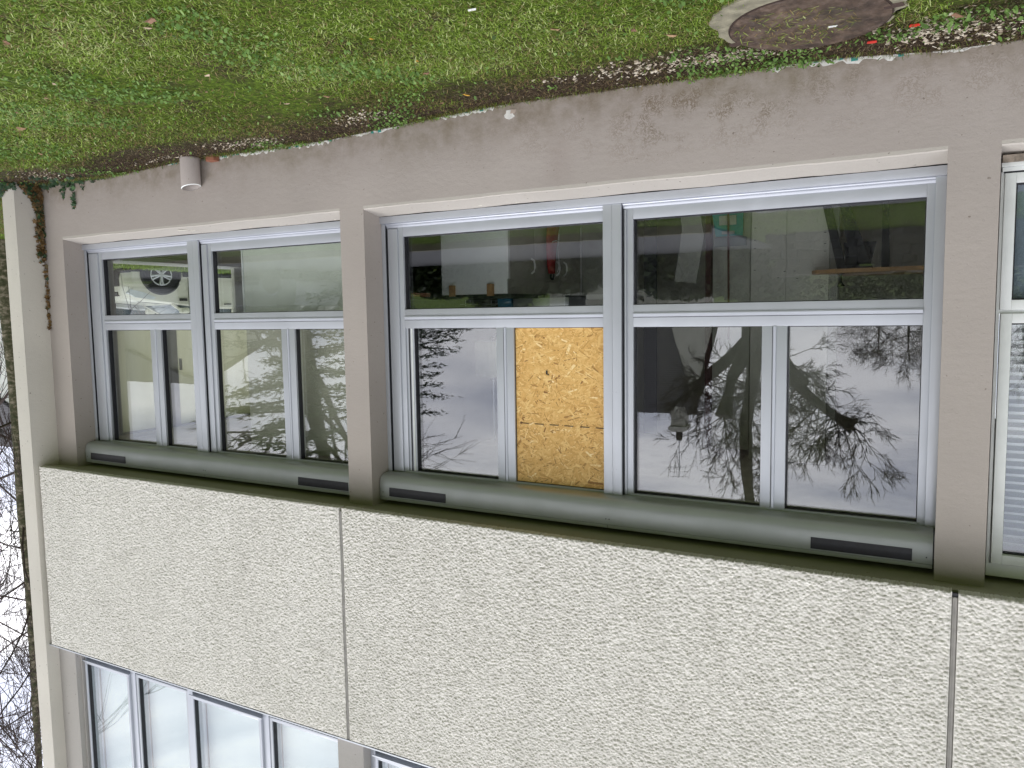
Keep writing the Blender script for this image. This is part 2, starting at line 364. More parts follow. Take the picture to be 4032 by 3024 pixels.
# roughcast panels with real relief
def roughcast(x0, x1, z0, z1, step, seed, name='roughcast_panel'):
    rg = np.random.default_rng(seed); cell = .0148
    nx, nz = int((x1-x0)/step)+1, int((z1-z0)/step)+1
    xs = np.linspace(x0, x1, nx); zs = np.linspace(z0, z1, nz); X, Z = np.meshgrid(xs, zs)
    gxn, gzn = int((x1-x0)/cell)+6, int((z1-z0)/cell)+6
    jx, jz = rg.uniform(0, 1, (gzn, gxn)), rg.uniform(0, 1, (gzn, gxn)); hh = rg.uniform(.25, 1, (gzn, gxn)); tint = rg.uniform(0, 1, (gzn, gxn)); ang = rg.uniform(-.5, .5, (gzn, gxn)); asp = rg.uniform(.9, 1.5, (gzn, gxn)); tlx = rg.uniform(-1, 1, (gzn, gxn)); tlz = rg.uniform(-1, 1, (gzn, gxn))
    U = (X-x0)/cell+2; W = (Z-z0)/cell+2; ui, wi = U.astype(int), W.astype(int)
    H = np.zeros_like(X); T = np.full_like(X, .4)
    for dx in (-1, 0, 1):
        for dz in (-1, 0, 1):
            a, b = wi+dz, ui+dx; px = b+jx[a, b]; pz = a+jz[a, b]
            ex, ez = U-px, W-pz; c, s = np.cos(ang[a, b]), np.sin(ang[a, b]); lx = (c*ex+s*ez)/asp[a, b]**.5; lz = (-s*ex+c*ez)*asp[a, b]**.5
            d = np.sqrt(lx**2+lz**2)/.95; h = hh[a, b]*np.clip(1-d**2.2, 0, 1)*(1+.45*(tlx[a, b]*lx+tlz[a, b]*lz)); up_ = h > H
            H = np.where(up_, h, H); T = np.where(up_, tint[a, b], T)
    H = H*.0115; edge = np.minimum.reduce([X-x0, x1-X, Z-z0, z1-Z]); H *= np.clip(edge/.008, .2, 1); H += .0015*np.sin(X*9)*np.sin(Z*7)
    wob = rg.normal(0, .0022, nx); Zw = Z.copy(); Zw[0] += np.abs(wob)*1.5; Zw[-1] -= np.abs(wob)
    Yf = YP+.003-H
    V = np.stack([X.ravel(), Yf.ravel(), Zw.ravel()], 1); I = np.arange(nx*nz).reshape(nz, nx)
    F = np.stack([I[:-1, :-1].ravel(), I[:-1, 1:].ravel(), I[1:, 1:].ravel(), I[1:, :-1].ravel()], 1)
    # rim back to the slab
    ring = np.concatenate([I[0, :], I[1:, -1], I[-1, -2::-1], I[-2:0:-1, 0]]); B = V[ring].copy(); B[:, 1] = YP+.065; k = len(ring)
    V2 = np.vstack([V, B]); bi = np.arange(k)+len(V)
    F2 = np.stack([ring, bi, np.roll(bi, -1), np.roll(ring, -1)], 1)
    sh = np.concatenate([T.ravel(), np.full(k, .4)])
    o = npmesh(name, V2, np.vstack([F, F2]), M_rough, bld, smooth=False, shade=sh)
    return o
roughcast(-1.174, 2.984, 2.872, 4.776, .0051, 1)
roughcast(3.014, 7.032, 2.874, 4.776, .0072, 2)
roughcast(-1.9, -1.204, 2.876, 4.776, .0051, 3)
box('panel_backing', -7, 7.02, -.16, -.10, 3.06, 4.77, M_upper, bld)
def joint(a, b):
    P = [(a, -.20), (a, -.222), (a+.006, -.232), ((a+b)/2, -.226), (b-.006, -.232), (b, -.222), (b, -.20)]
    MB().prism(P, 2.905, 4.776, 'z').build('sealant_joint', M_joint, bld)
joint(2.984, 3.014); joint(-1.204, -1.174)
box('joint_hole', -1.203, -1.175, -.222, -.2, 2.885, 2.904, M_black, bld)
box('panel_cap', -7, XF, -.237, -.01, 4.780, 4.793, M_alu, bld, .002)
# upper wall: piers, jambs, head
box('upper_pier', 6.79, XF, -.14, .1, 4.793, 7.0, M_upper, bld, .003)
box('upper_pier', 2.93, 3.20, -.14, .1, 4.793, 7.0, M_upper, bld, .003)
box('upper_head', -7, XF, -.14, .2, 7.001, 7.2, M_upper, bld)
box('upper_rebate', 6.765, 6.789, -.09, .1, 4.793, 7.0, M_upper, bld)
box('roof', -7.2, 7.5, -.5, 8, 7.21, 7.5, M_upper, bld)
for a_, b_, c_, d_ in ((-7, -2.98, -.3, 7.2), (-1.2, 3.5, -.3, 7.2), (-2.98, -1.2, -.3, .7), (-2.98, -1.2, 2.62, 7.2), (6.5, 7.0, -.3, 7.2), (3.5, 6.5, -.3, .9), (3.5, 6.5, 2.6, 7.2)): box('rear_wall', a_, b_, 4.71, 5.0, c_, d_, M_upper, bld)
box('far_side_wall', -7.3, -7.01, 0, 6.3, -.3, 7.2, M_wall, bld)

def pane(name, a, b, z0, z1, y, parent, mt=None, t=.018):
    return box(name, a, b, y, y+t, z0, z1, mt or M_glass, parent)
def gasket(a, b, z0, z1, y0, y1, parent, t=.005, name='gasket'):
    m = MB()
    m.box(a, a+t, y0, y1, z0, z1).box(b-t, b, y0, y1, z0, z1).box(a+t, b-t, y0, y1, z0, z0+t).box(a+t, b-t, y0, y1, z1-t, z1)
    return m.build(name, M_black, parent)
GY = .285
def rect_frame(name, a, b, z0, z1, w, y0, y1, mt, parent, bev=.002):
    m = MB(); m.box(a, a+w, y0, y1, z0, z1, bev).box(b-w, b, y0, y1, z0, z1, bev)
    m.box(a+w, b-w, y0+.0004, y1, z0, z0+w, bev).box(a+w, b-w, y0+.0004, y1, z1-w, z1, bev)
    return m.build(name, mt, parent, smooth=True)

def window_unit(w, a, b, lower, uppers, mullions, last):
    """one half of a ground floor window between X=a..b"""
    # stiles
    la, lb = lower
    box('stile', a, la, .242, .31, .69, 2.655, M_alu, w, .003)
    box('stile', lb, b, .242, .31, .69, 2.655, M_alu, w, .003)
    box('stile_step', lb+.045, b-.012, .228, .2418, .70, 2.65, M_alu, w, .002)
    box('bottom_rail', la, lb, .2425, .31, .69, .762, M_alu, w, .002)
    box('transom', la, lb, .2425, .31, 1.337, 1.487, M_alu, w, .002)
    MB().prism([(.2425, 1.388), (.234, 1.391), (.232, 1.399), (.234, 1.4175), (.2425, 1.420)], la, lb-.004, 'x').build('transom_bead', M_alu_light, w)
    box('bead_shadow_gap', la, lb, .2415, .2425, 1.4205, 1.4235, M_black, w)
    box('head_rail', la, lb, .2427, .31, 2.642, 2.656, M_alu, w)
    # sill profile bead
    MB().prism([(.242, .656), (.222, .656), (.218, .662), (.222, .668), (.228, .670), (.226, .674), (.232, .678), (.236, .690), (.242, .690)], a, b, 'x').build('sill_bead', M_alu_light, w)
    pane('pane', la-.006, lb+.006, .758, 1.341, GY, w); gasket(la, lb, .762, 1.337, .262, GY+.02, w)
    for (p, q) in mullions:
        box('mullion', p, q, .2425, .31, 1.487, 2.642, M_alu, w, .002)
        c = (p+q)/2
        MB().prism([(c-.012, .2425), (c-.010, .236), (c+.004, .234), (c+.010, .2425)], 1.4875, 2.641, 'z').build('mullion_bead', M_alu_light, w)
        box('mullion_groove', c+.0105, c+.0135, .2415, .2425, 1.488, 2.641, M_black, w)
    for (p, q) in uppers:
        pane('pane', p-.004, q+.004, 1.483, 2.644, GY, w); gasket(p, q, 1.487, 2.642, .262, GY+.02, w)

def ground_window(name_label, X0, X1, post, near_unit, far_unit, seed=0):
    w = part('window', bld, name_label)
    box('sill_flashing', X0, X1+.012, .196, .25, .603, .656, M_alu, w, .002)
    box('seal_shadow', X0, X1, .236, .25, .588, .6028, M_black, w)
    p0, p1 = post
    box('cover_strip', X1-.034, X1, .214, .31, .657, 2.66, M_alu, w, .002)
    box('cover_gap', X1-.039, X1-.0342, .222, .24, .657, 2.66, M_black, w)
    box('silicone_line', X1, X1+.004, .226, .236, .60, 2.655, M_silicone, w)
    box('cover_strip', X0, X0+.055, .221, .31, .657, 2.66, M_alu, w, .002)
    box('post', p0, (p0+p1)/2-.0006, .205, .31, .657, 2.66, M_alu, w, .0015); box('post', (p0+p1)/2+.0006, p1, .205, .31, .657, 2.66, M_alu, w, .0015)
    box('post_gap', p0-.005, p0-.0002, .222, .30, .66, 2.66, M_black, w)
    c = (p0+p1)/2-.0
    for z in (.834, 1.388, 1.935, 2.478):
        for dx in (-.013, .013): MB().disc((c+dx-.013, .2045, z), .0046, .003, 'y', 10).build('rivet', M_rivet, w)
    window_unit(w, X0+.055, p0-.005, *near_unit, False)
    window_unit(w, p1, X1-.039, *far_unit, True)
    return w
wB = ground_window('wide silver window with a boarded upper light', -1.087, 2.864, (.829, .961),
    ((-.990, .757), [(-.095, .757), (-.990, -.247)], [(-.247, -.095)]),
    ((.961, 2.675), [(1.837, 2.600)], [(1.687, 1.837)]))
# opened light in the far unit: white casement edge
box('casement_edge', 2.600, 2.6745, .255, .33, 1.487, 2.642, M_alu, wB)
box('casement_edge_strip', 2.612, 2.626, .249, .2548, 1.49, 2.64, M_white_pvc, wB); box('casement_gap', 2.640, 2.650, .250, .2548, 1.487, 2.642, M_black, wB)
wS = ground_window('silver window next to the cream fin', 3.102, 6.753, (5.007, 5.155),
    ((3.20, 4.877), [(4.030, 4.877), (3.20, 3.872)], [(3.872, 4.030)]),
    ((5.155, 6.510), [(5.155, 5.648), (5.805, 6.500)], [(5.648, 5.805)]))

# chipboard panel: base board and glued flakes
osb = part('chipboard_panel', wB, 'pale orange strand board filling one upper light')
osb.parent = None; col.objects.unlink(osb); bpy.data.objects.remove(osb)
M_osb = blade_mat('strand_board', [(0, (.28, .13, .035)), (.2, (.52, .28, .075)), (.55, (.72, .43, .135)), (.85, (.86, .60, .24)), (1, (.93, .75, .42))], 0.0)
def osb_mesh():
    x0, x1, z0, z1 = .962, 1.686, 1.488, 2.643; Vs, Fs, S = [], [], []
    Vs += [(x0, .264, z0), (x1, .264, z0), (x1, .264, z1), (x0, .264, z1), (x0, .28, z0), (x1, .28, z0), (x1, .28, z1), (x0, .28, z1)]; S += [.45]*8
    Fs += [(0, 1, 2, 3), (7, 6, 5, 4), (0, 4, 5, 1), (3, 2, 6, 7), (1, 5, 6, 2), (0, 3, 7, 4)]
    R = random.Random(5); n = 9000
    for i in range(n):
        L = R.uniform(.010, .042); W = R.uniform(.0018, .006); 
        if R.random() < .2: L *= 1.5; W *= 1.7
        a = R.gauss(0, .75) if R.random() < .7 else R.uniform(0, PI); c, s = math.cos(a), math.sin(a)
        cx, cz = R.uniform(x0, x1), R.uniform(z0, z1); y = .264-.0002-.0014*i/n; sh = min(1, max(0, R.gauss(.56, .16)))
        if R.random() < .05: sh = R.uniform(0, .15)
        base = len(Vs); k = R.uniform(-.25, .25); pts = [(-L, -W*.5), (-L*.8, -W), (L*.9, -W*(1+k)), (L, W*.3), (L*.7, W), (-L*.9, W*(1-k))]
        for (p, q) in pts:
            X_ = min(x1, max(x0, cx+c*p-s*q)); Z_ = min(z1, max(z0, cz+s*p+c*q)); Vs.append((X_, y+R.uniform(-.0002, .0002), Z_)); S.append(sh)
        Fs.append(tuple(base+j for j in range(6)))
    o = pydata('chipboard_panel', Vs, Fs, M_osb, wB)
    at = o.data.attributes.new('shade', 'FLOAT', 'POINT'); at.data.foreach_set('value', S)
    o['label'] = 'orange strand board filling one upper light'
osb_mesh()
gasket(.961, 1.687, 1.487, 2.642, .2585, .27, wB, .004, 'board_gasket')
M_ink = simple('board_ink', (.03, .025, .02), .8)
for i, x in enumerate((1.653, 1.529, 1.408, 1.29, 1.165, 1.045)): box('printed_dash', x-.072, x, .2605, .2615, 2.194+i*.0008, 2.200+i*.0008, M_ink, wB)
m = MB(); m.box(1.42, 1.434, .2605, .2615, 1.80, 1.83).box(1.41, 1.42, .2606, .2616, 1.825, 1.835); m.build('knot_mark', M_ink, wB)

# roller shutter boxes
def shutter_box(x0, x1, vents, label):
    p = part('shutter_box', bld, label)
    P = [(.30, 2.657), (.225, 2.655), (.185, 2.655), (.150, 2.658), (.125, 2.664), (.108, 2.677), (.096, 2.697), (.090, 2.722), (.088, 2.755), (.088, 2.790), (.0885, 2.836), (.0935, 2.8375), (.0935, 2.840), (.088, 2.8415), (.088, 2.861), (.098, 2.866), (.30, 2.866)]
    o = MB().prism(P, x0, x1, 'x').build('casing', M_box, p, smooth=True)
    box('casing_end', x0-.006, x0-.0002, .10, .30, 2.66, 2.866, M_black, p)
    c = (x0+x1)/2
    for sx in (c-.012, c+.012, x0+.03, x1-.03): MB().disc((sx, .0875, 2.80), .0038, .003, 'y', 10).build('screw', M_black, p)
    box('lip_seam', c-.001, c+.001, .0868, .0885, 2.8415, 2.861, M_black, p)
    for a, b in vents:
        v = MB().prism([(.10, 2.758), (.085, 2.758), (.0825, 2.790), (.082, 2.828), (.10, 2.828)], a, b, 'x').build('vent_cover', M_vent, p)
shutter_box(-1.078, 2.856, [(-.975, -.428), (2.222, 2.76)], 'long shutter box above the wide window')
shutter_box(3.11, 6.745, [(3.19, 3.745), (6.09, 6.65)], 'shutter box above the far window')

# old white window at the near end
ow = part('window', bld, 'weathered white plastic window with blind')
x1 = -1.330
box('frame_sill', -4.9, x1-.008, .10, .30, .635, .655, M_white_pvc, ow, .002); box('sill_seal', -4.9, x1-.01, .085, .2, .5975, .634, M_dirty, ow)
box('frame_bottom', -4.9, x1-.012, .115, .30, .656, .678, M_white_pvc, ow, .002); box('dirt_line', -4.9, x1-.02, .12, .2, .6785, .686, M_black, ow)
box('jamb_frame', x1-.024, x1-.008, .13, .30, .678, 2.80, M_white_pvc, ow, .002)
rect_frame('lower_sash', -2.9, x1-.025, .687, 1.405, .052, .120, .20, M_white_pvc, ow, .003)
rect_frame('upper_sash', -2.9, x1-.030, 1.425, 2.795, .052, .112, .20, M_white_pvc, ow, .003)
box('sash_gap', -2.9, x1-.02, .135, .2, 1.4055, 1.4245, M_white_pvc, ow); box('frame_head', -4.9, x1-.008, .13, .30, 2.80, 2.87, M_white_pvc, ow)
box('wide_mullion', -3.0, -2.901, .11, .3, .69, 2.8, M_white_pvc, ow)
for z0, z1 in ((.739, 1.353), (1.477, 2.743)):
    pane('pane', -2.85, x1-.077, z0-.004, z1+.004, .16, ow); gasket(-2.848, x1-.077, z0, z1, .146, .18, ow, .008)
M_slat = simple('white_blind_slat', (.78, .80, .80), .35, var=.04); M_bluepane = simple('blue_grey_panel', (.19, .235, .29), .45, var=.1)
box('infill_panel', -2.85, x1-.077, .182, .19, .739, 1.353, M_bluepane, ow)
sl = None
for k in range(29):
    z = 1.49+k*.0432; 
    if sl is None:
        sl = MB().prism([(.215, -.004), (.227, -.001), (.240, .006), (.252, .016), (.252, .0175), (.239, .0078), (.226, .0008), (.215, -.0025)], -2.84, -1.42, 'x').build('slat', M_slat, ow)
        sl.location.z = z
    else:
        c = sl.copy(); col.objects.link(c); c.location.z = z
box('blind_backing', -2.86, -1.41, .26, .265, 1.47, 2.75, simple('blind_shade', (.33, .35, .35), .8), ow)

added_rwin = part('window', bld)  # unseen rear windows, added to bring daylight into the dim rooms
for a_, b_ in ((3.54, 4.98), (5.02, 6.46)): box('pane', a_, b_, 4.85, 4.87, .94, 2.56, M_glass, added_rwin)
box('pane', -2.94, -1.24, 4.85, 4.87, .74, 2.58, M_glass, added_rwin); rect_frame('frame', -2.98, -1.2, .70, 2.62, .04, 4.82, 4.90, M_white_pvc, added_rwin)
rect_frame('frame', 3.5, 6.5, .90, 2.6, .04, 4.82, 4.90, M_white_pvc, added_rwin); box('mullion', 4.98, 5.02, 4.82, 4.90, .94, 2.56, M_white_pvc, added_rwin)

# ------------------------------------------------------------------ upper floor windows
M_shade = simple('pale_blind_cloth', (.66, .72, .75), .7, var=.05, vs=2)
def upper_window(xa, xb, lights, posts, label):
    w = part('window', bld, label); y = -.05; z0, z1 = 4.80, 6.98
    box('frame_sill', xa, xb, y-.02, .08, z0, z0+.06, M_alu_light, w)
    ed = sorted(posts)
    for a, b in ed: box('post', a, b, y, .08, z0+.06, z1, M_alu_light, w, .003)
    for (a, b, zb, proud) in lights:
        yy = y-(.022 if proud else -.008)
        rect_frame('sash', a, b, zb-.04, z1-.01, .030, yy, .06, M_alu_light if proud else M_alu, w, .002)
        if proud: box('drip_rail', a-.02, b+.02, yy-.012, yy-.0006, zb-.048, zb-.036, M_alu, w)
        pane('pane', a+.028, b-.028, zb-.015, z1-.04, yy+.03, w); gasket(a+.030, b-.030, zb-.010, z1-.04, yy+.012, yy+.05, w, .006)
        box('roller_blind', a+.02, b-.02, .085, .09, zb-.1, z1, M_shade, w)
    box('rail_base', xa, xb, y+.012, .08, z0+.06, z0+.10, M_alu, w)
upper_window(3.201, 6.765, [(6.02, 6.745, 5.0, True), (5.165, 5.945, 4.99, False), (4.16, 5.085, 5.0, True), (3.205, 4.085, 4.985, False)],
             [(6.746, 6.765), (5.946, 6.019), (5.086, 5.164), (4.086, 4.159)], 'upper silver window over the far roughcast panel')
upper_window(-1.0, 2.93, [(2.05, 2.87, 5.0, True), (1.2, 1.97, 4.99, False), (.2, 1.1, 5.0, True), (-.7, .12, 4.985, False)],
             [(2.88, 2.93), (1.975, 2.045), (1.105, 1.195), (.125, .195)], 'upper silver window over the middle roughcast panel')

# ------------------------------------------------------------------ end wall window (seen through the corner room) and rooms
ew = part('window', bld, 'window in the end wall behind the fin')
box('inner_sill', 6.80, 7.285, .63, 2.99, .691, .735, simple('stone_sill', (.30, .29, .25), .5), ew)
M_frame_in = simple('inner_frame', (.46, .45, .40), .5)
box('jamb', 7.0, 7.28, .622, .703, .736, 2.70, M_frame_in, ew); box('transom', 7.0, 7.06, .704, 2.99, 1.33, 1.50, M_frame_in, ew)
box('mullion', 7.0, 7.06, 1.33, 1.475, 1.501, 2.66, M_frame_in, ew); box('mullion', 7.0, 7.06, 2.4, 2.54, .736, 1.33, M_frame_in, ew); box('head', 7.0, 7.06, .704, 2.99, 2.661, 2.70, M_frame_in, ew)
box('window_handle', 6.97, 7.0, 1.49, 1.51, 1.86, 2.0, M_frame_in, ew)
pane('pane', 0, 0, 0, 0, 0, ew).name = 'x'; bpy.data.objects.remove(bpy.data.objects['x'])
M_glass2 = glass_mat('clear_glass', .03, (.97, .99, .96))
for y0, y1, z0, z1 in ((.704, 2.399, .736, 1.33), (2.541, 2.99, .736, 1.33)): box('pane', 7.03, 7.04, y0, y1, z0, z1, M_glass2, ew)
M_curt = bpy.data.materials.new('yellowed_translucent_film'); M_curt.use_nodes = True
nt = M_curt.node_tree; b = nt.nodes['Principled BSDF']
cc = ramp(nt, noise(nt, 7, 5, .6, vec=pos(nt, 1, 1, .06)), [(.3, (.76, .755, .62)), (.7, (.88, .875, .76))])
nt.links.new(cc, b.inputs['Base Color']); b.inputs['Roughness'].default_value = .8
tr = N(nt, 'ShaderNodeBsdfTranslucent'); nt.links.new(cc, tr.inputs[0]); mxs = nt.nodes.new('ShaderNodeMixShader'); mxs.inputs[0].default_value = .9
nt.links.new(b.outputs[0], mxs.inputs[1]); nt.links.new(tr.outputs[0], mxs.inputs[2]); nt.links.new(mxs.outputs[0], nt.nodes['Material Output'].inputs[0])
for y0, y1 in ((.704, 1.33), (1.475, 2.99)): box('frosted_pane', 7.03, 7.038, y0, y1, 1.501, 2.66, M_curt, ew)

M_rwall = simple('room_wall_paint', (.66, .65, .56), .8, var=.06, vs=2, bs=80); M_rwall2 = simple('store_wall_paint', (.62, .60, .54), .8, var=.08, vs=2)
M_floor = simple('vinyl_floor', (.34, .32, .28), .4, var=.3, vs=9); M_ceil = simple('ceiling_paint', (.62, .60, .52), .9)
def struct(o): return tag(o, kind='structure')
struct(box('room_floor', -6.9, 6.99, .31, 4.7, .28, .33, M_floor)); struct(box('room_ceiling', -6.9, 6.99, .43, 4.7, 2.68, 2.74, M_ceil))
rw = bpy.data.objects.new('room_wall_back', None); link(rw); struct(rw)
for a_, b_, c_, d_ in ((3.1, 3.5, .33, 2.68), (6.5, 6.99, .33, 2.68), (3.5, 6.5, .33, .9), (3.5, 6.5, 2.6, 2.68)): box('wall_piece', a_, b_, 4.6, 4.7, c_, d_, M_rwall, rw); struct(box('room_wall_partition', 2.99, 3.09, .31, 4.7, .33, 2.68, M_rwall))
sw_ = bpy.data.objects.new('store_wall_back', None); link(sw_); struct(sw_)
for a_, b_, c_, d_ in ((-6.9, -2.98, .33, 2.68), (-1.2, 2.98, .33, 2.68), (-2.98, -1.2, .33, .7), (-2.98, -1.2, 2.62, 2.68)): box('wall_piece', a_, b_, 4.2, 4.3, c_, d_, M_rwall2, sw_); struct(box('room_wall_side', -3.1, -3.0, .31, 4.2, .33, 2.68, M_rwall2))
struct(box('inner_wall_strip', -6.9, 6.99, .305, .31, .33, .60, M_rwall2))

sh_ = thing('standing_screen', 'pale green-grey screen standing close behind the lower far pane', 'screen', (3.9, .55, .33))
o = box('sheet', 3.16, 4.70, .46, .48, .34, 1.46, simple('pale_screen', (.60, .62, .55), .6, var=.08, vs=2)); o.parent = sh_; o.matrix_parent_inverse = Matrix.Translation(-sh_.location)
o = box('added_olive_sheet', 3.16, 4.70, .462, .48, 1.462, 2.64, simple('lit_room_olive', (.44, .43, .34), .7, var=.08, vs=2)); o.parent = sh_; o.matrix_parent_inverse = Matrix.Translation(-sh_.location)  # olive sheet added so the room behind the upper panes looks lit
o = box('edge_profile', 4.701, 4.715, .45, .49, .34, 1.46, M_white_pvc); o.parent = sh_; o.matrix_parent_inverse = Matrix.Translation(-sh_.location)
# ------------------------------------------------------------------ things in the store room
M_board = simple('white_melamine', (.88, .90, .87), .35, var=.03); M_cab = simple('grey_cabinet_front', (.46, .44, .385), .45, var=.05)
M_wood = simple('oak_block', (.42, .24, .10), .55, var=.25, vs=25); M_worktop = simple('dark_marbled_worktop', (.035, .05, .03), .35, var=.6, vs=30)
M_whitepl = simple('white_plastic', (.86, .86, .83), .35); M_steel = simple('steel', (.45, .46, .47), .3, metal=.8)
wb = thing('white_board', 'white melamine board held by two oak blocks at the counter end', 'board', (2.64, 1.25, .33))
def kid(o, t): o.parent = t; o.matrix_parent_inverse = Matrix.Translation(-t.location); return o
kid(box('sheet', 2.298, 2.992, 1.25, 1.27, .33, 1.203, M_board), wb)
kid(box('wooden_block', 2.839, 2.888, 1.21, 1.249, 1.118, 1.22, M_wood, None, .003), wb); kid(box('wooden_block', 2.428, 2.485, 1.21, 1.249, 1.115, 1.222, M_wood, None, .003), wb)
kid(box('edge_strip', 2.280, 2.2975, 1.245, 1.28, .33, 1.075, M_whitepl), wb)
kc = thing('kitchen_cabinet', 'grey kitchen cupboards with white bow handles and dark counter', 'cabinet', (2.6, 2.1, .33))
kid(box('carcass', 2.35, 2.97, 1.29, 2.93, .33, 1.205, M_cab), kc)
kid(box('worktop', 2.27, 2.985, 1.275, 3.0, 1.206, 1.245, M_worktop, None, .003), kc)
kid(box('backsplash', 2.975, 2.989, .60, 3.0, 1.246, 1.36, M_worktop), kc)
for y0, y1, hy in ((1.30, 1.864, 1.79), (1.868, 2.41, 2.338), (2.414, 2.925, 2.506)):
    d = kid(box('door', 2.332, 2.349, y0, y1, .40, 1.068, M_cab, None, .002), kc)
    h = MB().tube([(2.331, hy, .868), (2.305, hy, .885), (2.295, hy, .92), (2.295, hy, .955), (2.305, hy, .99), (2.331, hy, 1.008)], .010, 8).build('handle', M_whitepl); h.parent = d
kid(box('fascia_strip', 2.334, 2.349, 1.30, 2.925, 1.071, 1.204, M_cab), kc)
dw = thing('dishwasher', 'pale built-in appliance with small dark display next to the cupboards', 'appliance', (2.0, 3.1, .33))
kid(box('body', 1.72, 2.33, 2.97, 3.5, .33, 1.19, simple('pale_appliance', (.40, .40, .36), .4)), dw); kid(box('display', 1.93, 2.0, 2.962, 2.9695, 1.02, 1.05, M_black), dw); kid(box('side_trim', 2.331, 2.345, 2.96, 3.2, .33, 1.2, M_whitepl), dw); kid(box('top', 1.70, 2.35, 2.95, 3.5, 1.191, 1.24, M_whitepl), dw)
tag(box('wooden_rail', 2.955, 2.988, .76, 1.008, 1.188, 1.222, simple('red_brown_wood', (.30, .12, .06), .5), None, .004), 'short red-brown wooden rail on the beige partition wall', 'rail')
# red jacket hung from a handle
def jacket():
    t = thing('red_umbrella', 'folded dark red umbrella with white piping hanging on a cupboard door', 'umbrella', (2.29, 2.15, .5))
    rows = [(1.0, .03, 2.10), (.9, .055, 2.09), (.75, .085, 2.10), (.62, .105, 2.12), (.5, .12, 2.15)]; v = []; fs = []
    for z, w, cy in rows:
        for k in range(12):
            a = 2*PI*k/12; r = w*(1+.18*math.cos(3*a+z*5)); v.append((2.27+.035*math.sin(a)*(1+w), cy+r*math.cos(a), z))
    for i in range(4):
        for k in range(12): fs.append((i*12+k, i*12+(k+1) % 12, (i+1)*12+(k+1) % 12, (i+1)*12+k))
    fs.append(tuple(range(12))); kid(pydata('cloth', v, fs, simple('dark_red_cloth', (.34, .015, .018), .6, var=.3, vs=15), None, True), t)
    kid(MB().tube([(2.235, 2.16, .985), (2.225, 2.18, .9), (2.222, 2.14, .75), (2.215, 2.16, .62)], .004, 6).build('piping', M_whitepl), t)
    kid(MB().tube([(2.225, 2.03, .70), (2.218, 2.09, .685), (2.216, 2.16, .69)], .004, 6).build('piping', M_whitepl), t)
    kid(MB().tube([(2.27, 2.11+.035*math.cos(a), 1.02+.035*math.sin(a)) for a in np.linspace(0, 2*PI, 14)], .011, 6).build('hook', M_black), t)
jacket()
# counter things
rk = thing('dish_rack', 'bent wire dish rack on the dark counter behind the white board', 'rack', (2.74, 1.5, 1.246)); m = MB()
for x in (2.58, 2.86): m.tube([(x, 1.45, 1.25), (x, 1.45, 1.305), (x-.05, 1.45, 1.305), (x-.05, 1.45, 1.25)], .003, 6)
for k in range(9): m.tube([(2.55+.04*k, 1.40, 1.29), (2.55+.04*k, 1.60, 1.29)], .002, 5)
m.tube([(2.53, 1.40, 1.29), (2.89, 1.40, 1.29)], .003, 5).tube([(2.53, 1.60, 1.29), (2.89, 1.60, 1.29)], .003, 5); kid(m.build('wires', M_steel), rk)
t = thing('blue_box', 'small blue carton on the dark counter', 'box', (2.445, 1.5, 1.246)); kid(box('carton', 2.377, 2.517, 1.46, 1.56, 1.246, 1.34, simple('blue_card', (.02, .16, .26), .6), None, .003), t); kid(box('lid_flap', 2.38, 2.514, 1.452, 1.459, 1.33, 1.339, M_black), t)
t = thing('sink_unit', 'steel sink bowl standing between blue carton and appliance', 'sink', (2.1, 1.6, 1.246)); m = MB(); m.box(1.80, 2.36, 1.47, 1.49, 1.246, 1.33, .004).box(1.80, 2.36, 1.80, 1.82, 1.246, 1.33, .004).box(1.80, 1.82, 1.491, 1.799, 1.246, 1.33).box(2.34, 2.36, 1.491, 1.799, 1.246, 1.33); kid(m.build('bowl', M_steel, smooth=True), t); kid(MB().tube([(2.3, 1.78, 1.33), (2.3, 1.78, 1.40), (2.25, 1.7, 1.42), (2.2, 1.66, 1.39)], .008, 8).build('tap', M_steel), t)
# water heater
t = thing('water_heater', 'cream wall-hung water heater on the partition wall', 'water heater', (2.66, 1.55, 1.64))
kid(MB().prism([(2.58+.10*math.sin(a), 1.52-.05*math.cos(a)) for a in np.linspace(-1.2, 1.2, 9)]+[(2.86, 1.6), (2.86, 1.75), (2.44, 1.75)], 1.64, 1.975, 'z').build('casing', simple('cream_enamel', (.62, .62, .50), .35), smooth=True), t)
kid(MB().tube([(2.66, 1.6, 1.64), (2.66, 1.6, 1.60), (2.60, 1.58, 1.57)], .012, 8).build('pipe', M_black), t); kid(MB().tube([(2.67, 1.62, 1.976), (2.67, 1.62, 2.6)], .008, 8).build('flue', M_steel), t); kid(box('thermometer', 2.56, 2.6, 1.44, 1.462, 1.985, 1.993, M_black), t)
